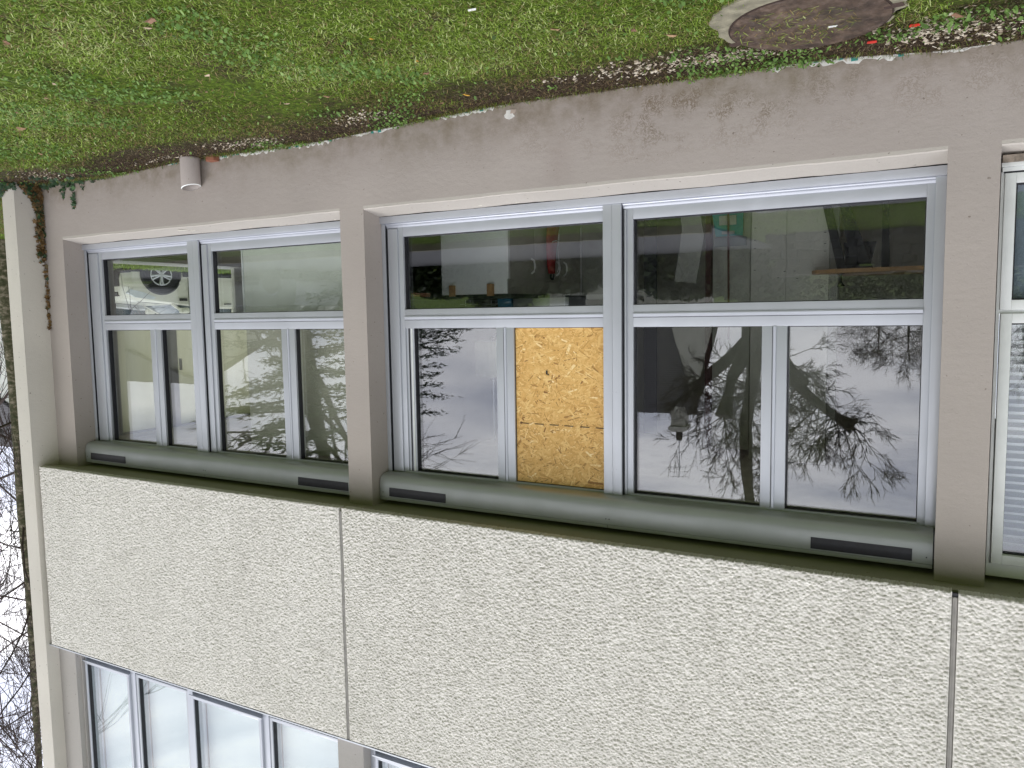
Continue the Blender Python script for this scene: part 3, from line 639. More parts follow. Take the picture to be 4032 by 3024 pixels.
# near part of the store
def leaning(name, label, cat, pts, mt, y0=1.99, y1=2.01, extra=None, base=None):
    t = thing(name, label, cat, base or (pts[0][0], y0, .33)); kid(MB().prism(pts, y0, y1, 'y').build('panel', mt), t); return t
M_pale = simple('pale_plasterboard', (.62, .61, .55), .7, var=.1, vs=3, bs=30); M_grey = simple('greyboard', (.36, .36, .33), .7, var=.15, vs=4)
t = leaning('pale_partition_sheet', 'pale plasterboard sheets standing in the dark store room', 'board', [(-.27, .33), (.345, .33), (.345, 2.67), (-.27, 2.67)], M_pale, 2.0, 2.03)
kid(box('raised_sheet', .06, .20, 1.985, 1.999, .33, 2.3, M_pale), t); kid(box('side_post', -.342, -.275, 1.99, 2.03, .33, 2.5, M_grey), t)
m = MB()
for x, z in ((.31, .70), (.312, .80), (.312, .87), (.31, 1.05), (-.24, .77), (-.24, .86), (-.24, .92), (-.22, 1.21), (.07, 1.07), (.12, 1.12), (-.01, 1.07), (-.03, 1.13)): m.box(x-.008, x+.008, 1.981, 1.9845, z-.002, z+.002)
kid(m.build('staple_marks', M_black), t)
leaning('light_board', 'pale board strip behind the teal scoop', 'board', [(.36, .33), (.679, .33), (.679, 2.6), (.36, 2.6)], simple('pale_board2', (.45, .45, .39), .7), 2.04, 2.06)
leaning('tilted_panel', 'tilted grey cabinet door leaning in the dark corner', 'door panel', [(.96, .5), (.79, .5), (.743, .735), (.813, 1.138), (1.008, 1.122), (.939, .68)], M_grey)
leaning('dark_red_post', 'dark red-brown timber post standing in the store', 'post', [(.677, .33), (.724, .33), (.724, 2.6), (.677, 2.6)], simple('oxblood_timber', (.05, .012, .012), .6), 1.96, 2.03)
leaning('black_sheet', 'black sheet standing near the window post in the store', 'sheet', [(1.172, .33), (1.292, .33), (1.292, 2.5), (1.172, 2.5)], M_black)
t = leaning('teal_scoop', 'teal plastic board with two cut-outs and a patterned cloth edge', 'plastic board', [(.399, .50), (.67, .50), (.629, .757), (.403, .757)], simple('teal_plastic', (.02, .26, .24), .4), 1.93, 1.95)
kid(box('cut_out', .455, .60, 1.922, 1.9295, .585, .665, simple('label_grey', (.40, .42, .36), .6), None, .003), t); kid(box('cut_out', .47, .575, 1.922, 1.9295, .715, .74, simple('label_grey2', (.36, .38, .32), .6)), t)
m, nt, b = newmat('houndstooth_cloth'); ck = N(nt, 'ShaderNodeTexChecker', {'Scale': 95}); nt.links.new(pos(nt), ck.inputs['Vector']); ck.inputs['Color1'].default_value = (.30, .33, .30, 1); ck.inputs['Color2'].default_value = (.04, .06, .06, 1); nt.links.new(ck.outputs[0], b.inputs['Base Color'])
kid(box('patterned_cloth', .375, .64, 1.925, 1.952, .768, .843, m, None, .005), t)
t = thing('broom', 'thin red-brown broom handle standing upright in the store', 'broom', (.507, 1.88, .33)); kid(MB().tube([(.512, 1.88, .57), (.50, 1.88, 1.632)], .009, 8).build('handle', simple('dark_stick', (.09, .025, .015), .5)), t); kid(box('head', .42, .60, 1.86, 1.91, .50, .57, M_wood), t)
t = thing('work_table', 'round-edged wooden table with dark slanting trestle legs', 'table', (-.8, 1.8, .33))
kid(MB().prism([(-.155+0, 1.9), (-.20, 1.80), (-.35, 1.72), (-1.6, 1.70), (-1.6, 2.5), (-.35, 2.5), (-.2, 2.2)], 1.078, 1.108, 'z').build('tabletop', simple('light_oak', (.40, .23, .09), .45, var=.2, vs=12)), t)
for P in ([(-.20, .45), (-.26, .45), (-.41, 1.076), (-.345, 1.076)], [(-.33, .45), (-.38, .45), (-.60, 1.076), (-.45, 1.076)], [(-.66, .50), (-.70, .50), (-.72, 1.076), (-.66, 1.076)]): kid(MB().prism(P, 1.9, 1.95, 'y').build('leg', M_black), t)
kid(MB().prism([(-.38, .86), (-.62, .86), (-.57, 1.076), (-.40, 1.076)], 1.97, 1.99, 'y').build('brace', M_black), t)
t = thing('desk_lamp', 'small dark lamp on the wooden table', 'lamp', (-.37, 1.9, 1.108)); kid(MB().tube([(-.37, 1.9, 1.11), (-.37, 1.9, 1.17), (-.375, 1.9, 1.21)], [.012, .010, .03], 10).build('shade', M_black), t); kid(MB().disc((-.37, 1.9, 1.1105), .03, .004).build('foot', M_black), t)

# ------------------------------------------------------------------ drain pipe stub and manhole
t = thing('pipe_stub', 'short taupe painted pipe stub standing at the foot of the wall, open on top', 'pipe', (4.70, -.09, -.05))
P = []; n = 28; ro, ri = .082, .075
m = MB(); vs, fs = [], []
for r, z in ((ro, -.02), (ro, .235), (ri, .240), (ri, .05)):
    for k in range(n):
        a = 2*PI*k/n; zt = z+(.018*math.cos(a) if z > .2 else 0); vs.append((4.70+r*math.cos(a), -.085+r*math.sin(a), zt))
for i in range(3):
    for k in range(n): fs.append((i*n+k, i*n+(k+1) % n, (i+1)*n+(k+1) % n, (i+1)*n+k))
kid(pydata('pipe', vs, fs, M_reveal, None, True), t)
m = MB(); 
vs, fs = [], []
for r, z in ((ro+.0006, .2355), (ri-.0006, .2415)):
    for k in range(n):
        a = 2*PI*k/n; vs.append((4.70+r*math.cos(a), -.085+r*math.sin(a), z+.018*math.cos(a)+.001))
for k in range(n): fs.append((k, (k+1) % n, n+(k+1) % n, n+k))
kid(pydata('cut_rim', vs, fs, M_board), t)

def iron():
    m, nt, b = newmat('rusty_cast_iron')
    c = ramp(nt, noise(nt, 9, 6, .65, dist=.5), [(.3, (.028, .017, .014)), (.5, (.085, .055, .038)), (.68, (.18, .125, .09))])
    c = mixc(nt, math_(nt, 'MULTIPLY', ramp(nt, noise(nt, 22, 6, .7), [(.5, 0), (.7, 1)]), .4), c, (.26, .20, .17))
    c = mixc(nt, ramp(nt, noise(nt, 4, 4), [(.5, 0), (.7, .6)]), c, (.03, .028, .02))
    nt.links.new(c, b.inputs['Base Color']); b.inputs['Roughness'].default_value = .6
    w = N(nt, 'ShaderNodeTexWave', {'Scale': 9, 'Distortion': 5, 'Detail': 3}); nt.links.new(pos(nt), w.inputs['Vector'])
    p = bump(nt, b, w.outputs['Fac'], .5, .006); bump(nt, b, noise(nt, 70, 4), .6, .005, p); return m
M_iron = iron(); M_conc = simple('mossy_concrete', (.26, .24, .17), .9, var=.35, vs=14, bs=40, bd=.01, bstr=.7)
t = thing('manhole_cover', 'rusty round iron manhole cover in a pale concrete collar', 'manhole cover', (-.48, -.71, 0)); CX, CY = -.48, -.71
def ringm(r0, r1, z0, z1, n=56, wob=0, hole=True):
    vs, fs = [], []; rr = random.Random(3); w = [1+wob*rr.uniform(-1, 1) for _ in range(n)]
    for r, z in ((r1, z0), (r1, z1), (r0, z1), (r0, z0)):
        for k in range(n):
            a = 2*PI*k/n; q = r*(w[k] if r == r1 else 1); vs.append((CX+q*math.cos(a), CY+q*math.sin(a)-(.085 if r > .4 else 0), z))
    for i in range(3):
        for k in range(n): fs.append((i*n+k, i*n+(k+1) % n, (i+1)*n+(k+1) % n, (i+1)*n+k))
    return vs, fs
kid(pydata('concrete_collar', *ringm(.372, .422, -.05, .014, wob=.06), M_conc), t); kid(pydata('frame_ring', *ringm(.366, .3718, -.05, .018), simple('rust_dark', (.04, .022, .018), .7)), t)
kid(MB().disc((CX, CY, -.005), .364, .05, 'z', 72).build('lid', M_iron), t)
for a in (math.radians(25-8), math.radians(180+5)):
    m = MB().box(-.055, .03, -.022, .022, -.01, .0205, .004, Matrix.Translation((CX+.385*math.cos(a), CY+.385*math.sin(a), 0)) @ Matrix.Rotation(a, 4, 'Z')); kid(m.build('lifting_lug', simple('rust_lug', (.06, .035, .028), .6)), t)

# ------------------------------------------------------------------ peeling base of the wall
M_teal = simple('old_teal_paint', (.03, .25, .22), .6, var=.2, vs=20); M_limew = simple('exposed_white_plaster', (.66, .65, .60), .85, var=.15, vs=30, bs=60)
def peel(xa, xb, hmax, seed):
    R = random.Random(seed); n = int((xb-xa)/.02); top = []
    for i in range(n+1):
        x = xa+(xb-xa)*i/n; e = min(1, min(i, n-i)/3); top.append((x, float(gh(x, -.0))+.004+e*hmax*(R.uniform(.15, 1) if (i//7) % 4 else R.uniform(0, .25))))
    pts = [(xa, -.12)]+top+[(xb, -.12)]; m = MB(); bm = m.bm
    A = [bm.verts.new((p[0], -.0035-R.uniform(0, .002), p[1])) for p in top]; B = [bm.verts.new((p[0], -.003, -.12)) for p in top]
    for i in range(n): bm.faces.new((A[i], A[i+1], B[i+1], B[i]))
    for i in range(n): pass
    m.build('peeled_edge', M_limew, wl)
for i, (a, b, h) in enumerate(((4.9, 5.1, .03), (3.05, 4.5, .035), (2.35, 3.0, .022), (1.55, 2.2, .03), (-.95, -.15, .035), (-1.3, -1.0, .015), (.6, .75, .012))): peel(a, b, h, i)
flake(1.56, 0, .02, .05, .035, wl, 'peeled_patch', M_limew, 12, 'front', 5); flake(1.53, -.002, .005, .03, .02, wl, 'peeled_patch', simple('render_core', (.40, .33, .27), .9), 10, 'front', 8)
R = random.Random(4)
for x in (4.98, 5.03, 4.38, 4.35, 4.25, 4.2, 3.75, 3.6, 3.52, 3.17, 2.75, 2.68, 1.9, 1.78, -.42, -.55, -.62, -.85, 6.3):
    z = float(gh(x, 0)); w = R.uniform(.008, .018); box('teal_paint_remnant', x-w, x+w, -.006, .001, z-.02, z+R.uniform(.008, .022), M_teal, wl)
box('broken_brick', 4.42, 4.52, -.07, -.005, -.03, .035, simple('brick_red', (.26, .10, .055), .8, vs=20, bs=50), wl, .006)

# ------------------------------------------------------------------ grass, weeds, chips
cam_np = np.array(CAM); fwd = np.array(f); rr_ = np.array(-r2); uu_ = np.array(-u2)
def in_view(P, mx=1.25):
    q = P-cam_np; d = q@fwd; return (d > .3) & (np.abs(q@rr_) < d*2016/FPX*mx) & (np.abs(q@uu_) < d*1512/FPX*mx*1.05)
def fbm(x, y, s, seed=0):
    v = np.zeros_like(x); a = 1; rg = np.random.default_rng(seed)
    for o in range(5):
        for _ in range(3):
            th = rg.uniform(0, 2*PI); ph = rg.uniform(0, 2*PI); v += a*np.sin(s*(x*math.cos(th)+y*math.sin(th))+ph+1.3*np.sin(s*.6*(y*math.cos(th)-x*math.sin(th))+ph*2))/3
        a *= .55; s *= 1.95
    return v
def scatter(n, xr, yr, dens):
    x = RNG.uniform(*xr, n); y = RNG.uniform(*yr, n); k = RNG.uniform(0, 1, n) < dens(x, y); x, y = x[k], y[k]
    P = np.stack([x, y, gh(x, y)], 1); v = in_view(P, 1.3); return P[v]
def soil_mask(x, y):        # 1 on bare soil
    strip = np.clip((y+.58+.22*fbm(x, y, 1.4, 3)+.10*np.clip(x-3, 0, 5)/2)/.22, 0, 1)
    return np.clip(np.maximum(strip*(x < 8), np.clip((fbm(x, y, 2.2, 9)-.36)/.25, 0, .95)*(y < 0)), 0, 1)
def on_cover(x, y): return (((x-CX)**2+(y-CY)**2) < .372**2) | (((x-CX)**2+(y-CY+.05)**2) < .385**2)
def bld_mask(x, y): return (x < 7.32) & (y > -.012) | ((x > 7.05) & (x < 7.32) & (y > -.285))
def blades(P, L, W, lean, shade, mt, name, curl=.5):
    n = len(P); th = RNG.uniform(0, 2*PI, n); ln = np.clip(RNG.normal(lean, .28, n), .1, 1.45)
    L = L*RNG.uniform(.5, 1.35, n); W = W*RNG.uniform(.6, 1.3, n)
    dx, dy = np.cos(th), np.sin(th); sx, sy = -dy, dx
    def at(t, wf, extra):
        a = ln+extra*curl; hx = L*t*np.sin(a); hz = L*t*np.cos(a)
        c = P+np.stack([dx*hx, dy*hx, np.maximum(hz, .002*np.ones(n)+t*.004)], 1); o = np.stack([sx*W*wf, sy*W*wf, np.zeros(n)], 1); return c-o, c+o
    a0, a1 = at(0, .5, 0); b0, b1 = at(.55, .5, .25); c0, c1 = at(1, .06, .9)
    V = np.stack([a0, a1, b0, b1, c0, c1], 1).reshape(-1, 3); i = np.arange(n)[:, None]*6
    F = np.concatenate([i+np.array([[0, 1, 3, 2]]), i+np.array([[2, 3, 5, 4]])], 0)
    o = npmesh(name, V, F, mt, None, False, np.repeat(shade, 6)); return o
def dg(x, y):
    d = np.sqrt((x-CAM.x)**2+(y-CAM.y)**2); return (1-soil_mask(x, y)*.93)*~on_cover(x, y)*~bld_mask(x, y)*np.clip(4.2/d, .25, 1)
P = scatter(820000, (-2.2, 12), (-3.4, 3.0), dg); 
patch = fbm(P[:, 0], P[:, 1], 1.7, 21); d = np.linalg.norm(P-cam_np, axis=1)
yel = np.clip((P[:, 1]+1.0)/1.0, 0, 1)*.22
sh = np.clip(RNG.normal(.57, .21, len(P))+.15*patch+.11*fbm(P[:, 0], P[:, 1], 6, 77)-yel, .05, 1); sh = np.where(RNG.uniform(0, 1, len(P)) < .11+.10*np.clip(fbm(P[:, 0], P[:, 1], 3.1, 55), 0, 1.5)+.2*soil_mask(P[:, 0], P[:, 1]), RNG.uniform(0, .2, len(P)), sh)
scl = np.clip(d/4.5, .8, 2.4)
o = blades(P, (.030+.008*patch)*np.clip(scl, .9, 1.3), .0036*scl, .95, sh, M_grass, 'grass'); tag(o, 'mown green grass in front of the wall', 'grass', kind='stuff')
print('grass blades', len(P))
# far grass (beyond the fin and in the mirror of the panes)
n = 30000; x = RNG.uniform(7.4, 24, n); y = RNG.uniform(-6, 12, n); P = np.stack([x, y, gh(x, y)], 1); P = P[in_view(P, 1.25)]
x = RNG.uniform(-4, 9, 26000); y = RNG.uniform(-9, -3.2, 26000); P2 = np.stack([x, y, gh(x, y)], 1); P = np.vstack([P, P2])
o = blades(P, .06, .013, .9, np.clip(RNG.normal(.6, .14, len(P)), 0, 1), M_grass, 'grass_far'); tag(o, 'open lawn beyond the cream fin and across from the windows', 'grass', kind='stuff')
bk = []; prof = [(12.0, -.02), (12.3, .10), (12.6, .27), (12.9, .35), (13.2, .36), (13.6, .29), (14.0, .10), (14.3, -.02)]
nb = 30
for i in range(nb+1):
    yy = 3.9+7.5*i/nb
    for (a_, b_) in prof: bk.append((a_+.08*math.sin(yy*2.1), yy, b_*(min(1, i/4, (nb-i)/4))+.02*math.sin(yy*3+a_*5)-.02))
kk = len(prof); o = pydata('grass_bank', bk, [(i*kk+j, (i+1)*kk+j, (i+1)*kk+j+1, i*kk+j+1) for i in range(nb) for j in range(kk-1)], M_ground, None, True); tag(o, kind='structure')
n = 14000; yy = RNG.uniform(4.1, 11.2, n); xx = RNG.uniform(12.1, 13.9, n); zz = np.interp(xx-.08*np.sin(yy*2.1), [p[0] for p in prof], [p[1] for p in prof])-.02
P = np.stack([xx, yy, zz], 1); tag(blades(P, .07, .010, .7, np.clip(RNG.normal(.66, .13, n), 0, 1), M_grass, 'grass_on_bank'), 'grass on the low bank in front of the cream car', 'grass', kind='stuff')
# dead twigs and moss strands on the soil strip
P = scatter(62000, (-1.8, 8), (-.62, -.01), lambda x, y: .25+.75*soil_mask(x, y)); P = P[~on_cover(P[:, 0], P[:, 1])]; P = P[~bld_mask(P[:, 0], P[:, 1])]; P[:, 2] += .002
tag(blades(P, .03, .0022, 1.3, RNG.uniform(0, 1, len(P))**1.3, M_debris, 'dead_grass_litter'), 'brown dead grass and twigs along the foot of the wall', 'litter', kind='stuff')
P = scatter(9000, (-1.6, 7), (-.12, -.004), lambda x, y: .3+.7*(fbm(x, y, 3, 5) > .1)); 
tag(blades(P, .035, .0026, .5, np.clip(RNG.normal(.4, .2, len(P)), 0, 1), M_grass, 'grass_edge'), 'tufts of grass against the foot of the wall', 'grass', kind='stuff')
# weeds: round clover-like leaves
def leaves(P, r, mt, name, shade, tilt=.5, k=6, asp=1.0):
    n = len(P); th = RNG.uniform(0, 2*PI, n); R_ = r*RNG.uniform(.5, 1.3, n); ta, tb = RNG.normal(0, tilt, n), RNG.normal(0, tilt, n)
    V = []
    for j in range(k):
        a = 2*PI*j/k; lx, ly = R_*math.cos(a), R_*math.sin(a)*asp; X_ = lx*np.cos(th)-ly*np.sin(th); Y_ = lx*np.sin(th)+ly*np.cos(th); V.append(np.stack([P[:, 0]+X_, P[:, 1]+Y_, P[:, 2]+X_*ta+Y_*tb], 1))
    V = np.stack(V, 1).reshape(-1, 3); F = np.arange(n*k).reshape(n, k); return npmesh(name, V, F, mt, None, False, np.repeat(shade, k))
P = scatter(60000, (-2.0, 8), (-3.2, -.02), lambda x, y: np.clip((fbm(x, y, 2.9, 31)-.15)/.4, .02, .8)*~on_cover(x, y)); P[:, 2] += RNG.uniform(.012, .03, len(P))
tag(leaves(P, .0085, M_weed, 'clover', np.clip(RNG.normal(.5, .22, len(P)), 0, 1)), 'clover and small round-leaved weeds in the lawn', 'weeds', kind='stuff')
Pn = P[(P[:, 0] < 1.2)]
P = scatter(2600, (-1.7, .3), (-.6, -.02), lambda x, y: np.clip((fbm(x, y, 5, 33)-.15)/.5, 0, .9)*~on_cover(x, y)); P[:, 2] += RNG.uniform(.01, .04, len(P))
tag(leaves(P, .013, M_weed, 'ground_weed', np.clip(RNG.normal(.45, .25, len(P)), 0, 1), .6, 6, .5), 'leafy weeds around the manhole collar', 'weeds', kind='stuff')
# limestone chips
cl = [((4.14, -.33), (3.52, -.15), 260), ((6.72, -.40), (6.17, -.18), 170), ((2.73, -.42), (2.36, -.30), 150), ((1.05, -.46), (.92, -.38), 40), ((.72, -.44), (.24, -.28), 260), ((.26, -.38), (-.12, -.28), 330), ((-.14, -.36), (-.38, -.29), 60), ((-.86, -.37), (-1.03, -.22), 260), ((-1.03, -.36), (-1.36, -.17), 260), ((5.2, -.2), (4.5, -.15), 60)]
Vs, Fs, S = [], [], []
R = random.Random(9)
for (xa, ya), (xb, yb), n in cl:
    for _ in range(int(n*.7)):
        t_ = R.random(); x = xa+(xb-xa)*t_+R.gauss(0, .07); y = (ya+yb)/2-.02+(ya-yb)*.5*R.gauss(0, 1.15)
        if on_cover(np.array(x), np.array(y)) and (x-CX)**2+(y-CY)**2 < .38**2: continue
        z = float(gh(x, y))+R.uniform(.002, .010); r = R.uniform(.003, .013); b0 = len(Vs); s = R.gauss(.6, .22); th = R.uniform(0, 6.28); tx, ty = R.gauss(0, .35), R.gauss(0, .35)
        for zz, kx in ((-.4, .9), (.4, .75)):
            for j in range(5):
                a = th+2*PI*j/5; lx, ly = r*kx*math.cos(a)*1.2, r*kx*math.sin(a)*R.uniform(.6, 1); Vs.append((x+lx, y+ly, z+zz*r*.45+lx*tx+ly*ty)); S.append(s)
        Fs += [(b0+5, b0+6, b0+7, b0+8, b0+9)]+[(b0+j, b0+(j+1) % 5, b0+5+(j+1) % 5, b0+5+j) for j in range(5)]
o = pydata('limestone_chips', Vs, Fs, M_chip); at = o.data.attributes.new('shade', 'FLOAT', 'POINT'); at.data.foreach_set('value', S); tag(o, 'pale limestone chips lying along the foot of the wall', 'gravel', kind='stuff')
# straw on the manhole cover
n = 330; a = RNG.uniform(0, 2*PI, n); r = .33*np.sqrt(RNG.uniform(0, 1, n)); P = np.stack([CX+.06+r*np.cos(a)*.85, CY+r*np.sin(a)*.8, np.full(n, .0215)], 1)
tag(blades(P, .035, .004, 1.42, np.where(RNG.uniform(0, 1, n) < .5, RNG.uniform(.1, .26, n), RNG.uniform(.5, 1, n)), M_grass, 'grass_clippings', .02), 'cut grass clippings lying on the iron manhole cover', 'clippings', kind='stuff')
# fallen leaves
M_leafs = [simple('leaf_brown', (.25, .14, .08), .6, var=.25, vs=60), simple('leaf_tan', (.36, .23, .13), .6, var=.25, vs=60), simple('leaf_yellow', (.62, .36, .05), .55, var=.2, vs=60), simple('leaf_pale', (.52, .40, .28), .6, vs=60)]
lv = [(2.15, -2.35, 0, .040, 'curled rust-brown leaf, largest in the far grass'), (2.23, -2.3, 3, .022, 'pale torn leaf next to the largest brown leaf'), (2.98, -2.53, 0, .022, 'dark brown leaf at the far corner of the lawn'), (2.56, -1.69, 3, .022, 'pale leaf alone in the middle grass'), (2.81, -1.49, 1, .016, 'small orange-tan leaf behind the pale one'),
      (2.32, -.98, 0, .018, 'small reddish leaf in short grass'), (4.67, -1.52, 1, .042, 'broad tan leaf lying in far grass'), (5.32, -1.01, 1, .028, 'tan leaf nearest to the far pipe stub side'), (3.7, -1.92, 1, .02, 'slim tan leaf in the far grass'), (4.97, -.79, 3, .018, 'pale leaf near the far wall foot'), (4.15, -1.05, 1, .016, 'tiny tan leaf straight out from the pipe stub'), (2.61, -1.03, 3, .022, 'long pale leaf left of the soil strip'),
      (4.19, -1.82, 0, .018, 'brown leaf beside the broad tan leaf'), (3.35, -2.08, 3, .018, 'narrow pale leaf in thick grass'), (2.27, -1.93, 0, .014, 'tiny brown leaf near the mole-brown patch'), (1.38, -1.33, 2, .014, 'small orange leaf in bright grass'), (1.48, -1.1, 0, .022, 'brown leaf next to the bare soil strip'),
      (.56, -1.36, 1, .026, 'light brown leaf in front of the manhole'), (.11, -.98, 1, .030, 'tan leaf beside the manhole collar'), (.24, -1.16, 0, .026, 'flat brown leaf on a bare patch'), (1.40, -1.68, 2, .014, 'yellow leaf fragment in the lawn'), (1.59, -.5, 2, .026, 'bright yellow leaf on the dark soil strip'), (1.37, -.36, 3, .016, 'pale leaf at the wall foot near the peeled patch'),
      (1.82, -.44, 0, .016, 'brown leaf on dark soil by the wall'), (.12, -.43, 0, .020, 'rusty leaf among the limestone chips'), (-1.11, -.57, 0, .035, 'curled brown leaf near the frame edge beyond the manhole')]
for x, y, k, s, lab in lv:
    R = random.Random(int(x*100)); vs = []; n = 9; th = R.uniform(0, 6.28); z = float(gh(x, y))+.032
    for zz in (0, -.0012):
        vs.append((0, 0, zz))
        for j in range(n):
            a = 2*PI*j/n; r = s*(1 if j % 2 else .72)*R.uniform(.8, 1.1)*(1 if abs(math.cos(a)) > .5 else .8); vs.append((r*math.cos(a)*1.15, r*math.sin(a)*.75, zz+.35*r*abs(math.sin(a))))
    fs = [(0, 1+j, 1+(j+1) % n) for j in range(n)]+[(n+1, n+2+(j+1) % n, n+2+j) for j in range(n)]
    o = pydata('fallen_leaf', vs, fs, M_leafs[k]); o.location = (x, y, z); o.rotation_euler = (R.uniform(-.2, .2), R.uniform(-.2, .2), th); tag(o, lab, 'leaf', 'leaves fallen on the grass')
M_red = simple('red_plastic', (.62, .035, .025), .4)
for x, y, lab in ((-.93, -.46, 'red plastic scrap beside the heap of chips past the manhole'), (-.73, -.29, 'red plastic scrap between manhole and wall')):
    o = MB().prism([(-.028, -.008), (.02, -.012), (.03, .004), (.0, .012), (-.02, .009)], 0, .004, 'z').build('plastic_scrap', M_red); o.location = (x, y, float(gh(x, y))+.02); o.rotation_euler = (.2, .1, .4); tag(o, lab, 'litter', 'red plastic scraps')
for x, y, zz, lab in ((.79, -1.73, .03, 'white paper scrap in the near grass'), (-.58, -.63, .022, 'small white scrap on the iron manhole cover')):
    o = MB().prism([(-.022, -.006), (.018, -.010), (.024, .006), (-.012, .010)], 0, .003, 'z').build('paper_scrap', M_board); o.location = (x, y, zz); tag(o, lab, 'litter', 'white scraps')

# ------------------------------------------------------------------ ivy in the corner by the fin
ivy = thing('ivy_plant', 'half-dead ivy climbing the corner between wall and cream fin', 'ivy', (7.03, -.1, -.01)); m = MB(); R = random.Random(12); LP, LS = [], []
def climb(pts, r, dens, brown):
    m.tube(pts, r, 5)
    for a, b in zip(pts, pts[1:]):
        L = (Vector(b)-Vector(a)).length
        for _ in range(int(L*dens)+1):
            q = Vector(a).lerp(Vector(b), R.random()); LP.append((q.x-R.uniform(.005, .03), q.y+R.gauss(0, .012)-.004-(abs(R.gauss(0, .035)) if brown > .75 and q.z < .8 else 0), q.z+R.gauss(0, .012))); LS.append(R.uniform(.0, .42) if R.random() < brown else R.uniform(.5, .95))
corner = [(7.068, -.008-R.uniform(0, .012), z) for z in np.arange(-.02, 1.5, .06)]; climb(corner[:14], [.007]*14, 300, .85); climb(corner[13:], [.003]*len(corner[13:]), 60, .97)
for k in range(7):
    y = -.02; pts = []; z = .0
    yt = -.25+.03*k
    for i in range(9): tt = i/8; pts.append((7.066, yt*(1-tt)**1.2-.012, -.01+tt*(.22+.055*k)+R.uniform(-.01, .01)))
    climb(pts, .003, 95, .55)
for k in range(7):
    x = 7.0-.12*k-R.uniform(0, .08); h = R.choice([.05, .08, .05, .2, .1]) if k != 4 else .30; climb([(x+R.uniform(-.01, .01), -.008, -.02+h*i/5) for i in range(6)], .002, 70, .15)
for k in range(5): climb([(7.07+R.uniform(-.05, .25), -.285, -.02+(.05+.05*(k % 3))*i/4) for i in range(5)], .002, 90, .1)
for k in range(120): LP.append((R.uniform(6.0, 7.4), R.uniform(-.38, -.005) if R.random() < .5 else -.02, R.uniform(.0, .035))); LS.append(R.uniform(.5, .9)); 
kid(m.build('stem', simple('ivy_stem', (.10, .06, .035), .8)), ivy)
P = np.array(LP); n = len(P); nrm = RNG.normal(0, .5, (n, 3))+np.array([-.7, -.8, .5]); nrm /= np.linalg.norm(nrm, axis=1)[:, None]
aa = np.cross(nrm, RNG.normal(0, 1, (n, 3))); aa /= np.linalg.norm(aa, axis=1)[:, None]; bb = np.cross(nrm, aa); sz = RNG.uniform(.012, .030, n)[:, None]
sh5 = [(1.1, 0), (.45, .35), (.5, .95), (-.1, .55), (-.75, .75), (-.55, 0), (-.75, -.75), (-.1, -.55), (.5, -.95), (.45, -.35)]
V = np.stack([P+sz*(p*aa+q*bb) for p, q in sh5], 1).reshape(-1, 3); F = np.arange(n*10).reshape(n, 10)
o = npmesh('leaves', V, F, M_ivy, None, False, np.repeat(np.array(LS), 10)); kid(o, ivy); o['kind'] = 'stuff'

# ------------------------------------------------------------------ trees
def bark(name, c0, c1, c2):
    m, nt, b = newmat(name); c = ramp(nt, noise(nt, 8, 6, .65, vec=pos(nt, 1, 1, 1.8)), [(.35, c0), (.5, c1), (.68, c2)]); nt.links.new(c, b.inputs['Base Color']); b.inputs['Roughness'].default_value = .9
    bump(nt, b, noise(nt, 16, 5), .9, .04); return m
M_birch = bark('mossy_birch_bark', (.035, .045, .015), (.09, .085, .045), (.34, .29, .22)); M_bark = bark('dark_bark', (.018, .014, .010), (.035, .028, .02), (.06, .05, .035)); M_twig = simple('twigs', (.055, .038, .032), .9)
def tubes(segs, n=3):
    """segs: array (m, 8): p0 xyz r0 p1 xyz r1"""
    S = np.array(segs); p0, r0, p1, r1 = S[:, 0:3], S[:, 3], S[:, 4:7], S[:, 7]; d = p1-p0; d /= np.linalg.norm(d, axis=1)[:, None]+1e-9
    ref = np.where(np.abs(d[:, 2:3]) < .9, np.array([[0, 0, 1.]]), np.array([[1., 0, 0]])); a = np.cross(d, ref); a /= np.linalg.norm(a, axis=1)[:, None]; b = np.cross(d, a); V = []
    for p, r in ((p0, r0), (p1, r1)):
        for k in range(n): t = 2*PI*k/n; V.append(p+r[:, None]*(math.cos(t)*a+math.sin(t)*b))
    V = np.stack(V, 1).reshape(-1, 3); i = np.arange(len(S))[:, None]*2*n; F = np.concatenate([i+np.array([[k, (k+1) % n, n+(k+1) % n, n+k]]) for k in range(n)], 0); return V, F
def grow_branch(R, out, p, d, L, r, depth, maxd, spread=.55, nsub=4, droop=0.0, ratio=.66, wig=.12, rmin=.004):
    steps = 5 if depth < 2 else 3; q = p.copy(); dd = d.copy(); pts = [(q.copy(), r)]
    for i in range(steps):
        dd = (dd+Vector((R.gauss(0, wig), R.gauss(0, wig), R.gauss(0, wig)-droop*(depth+1)*.12))).normalized(); q = q+dd*(L/steps); rr = max(rmin*.6, r*(1-.62*(i+1)/steps)); pts.append((q.copy(), rr))
    for (a, ra), (b, rb) in zip(pts, pts[1:]): out.append((*a, ra, *b, rb))
    if depth < maxd:
        for k in range(nsub):
            t = R.uniform(.25, 1) if depth else R.uniform(.45, 1); i = min(int(t*steps), steps-1); a, ra = pts[i]; b, rb = pts[i+1]; s = a.lerp(b, t*steps-i)
            ax = Vector((R.gauss(0, 1), R.gauss(0, 1), R.gauss(0, 1))).normalized(); nd = (dd+ax*spread*1.5*R.uniform(.6, 1.1)).normalized()
            grow_branch(R, out, s, nd, L*ratio*R.uniform(.7, 1.15), max(rmin, min(ra, rb)*.6+rmin*.3), depth+1, maxd, spread, nsub, droop, ratio, wig, rmin)
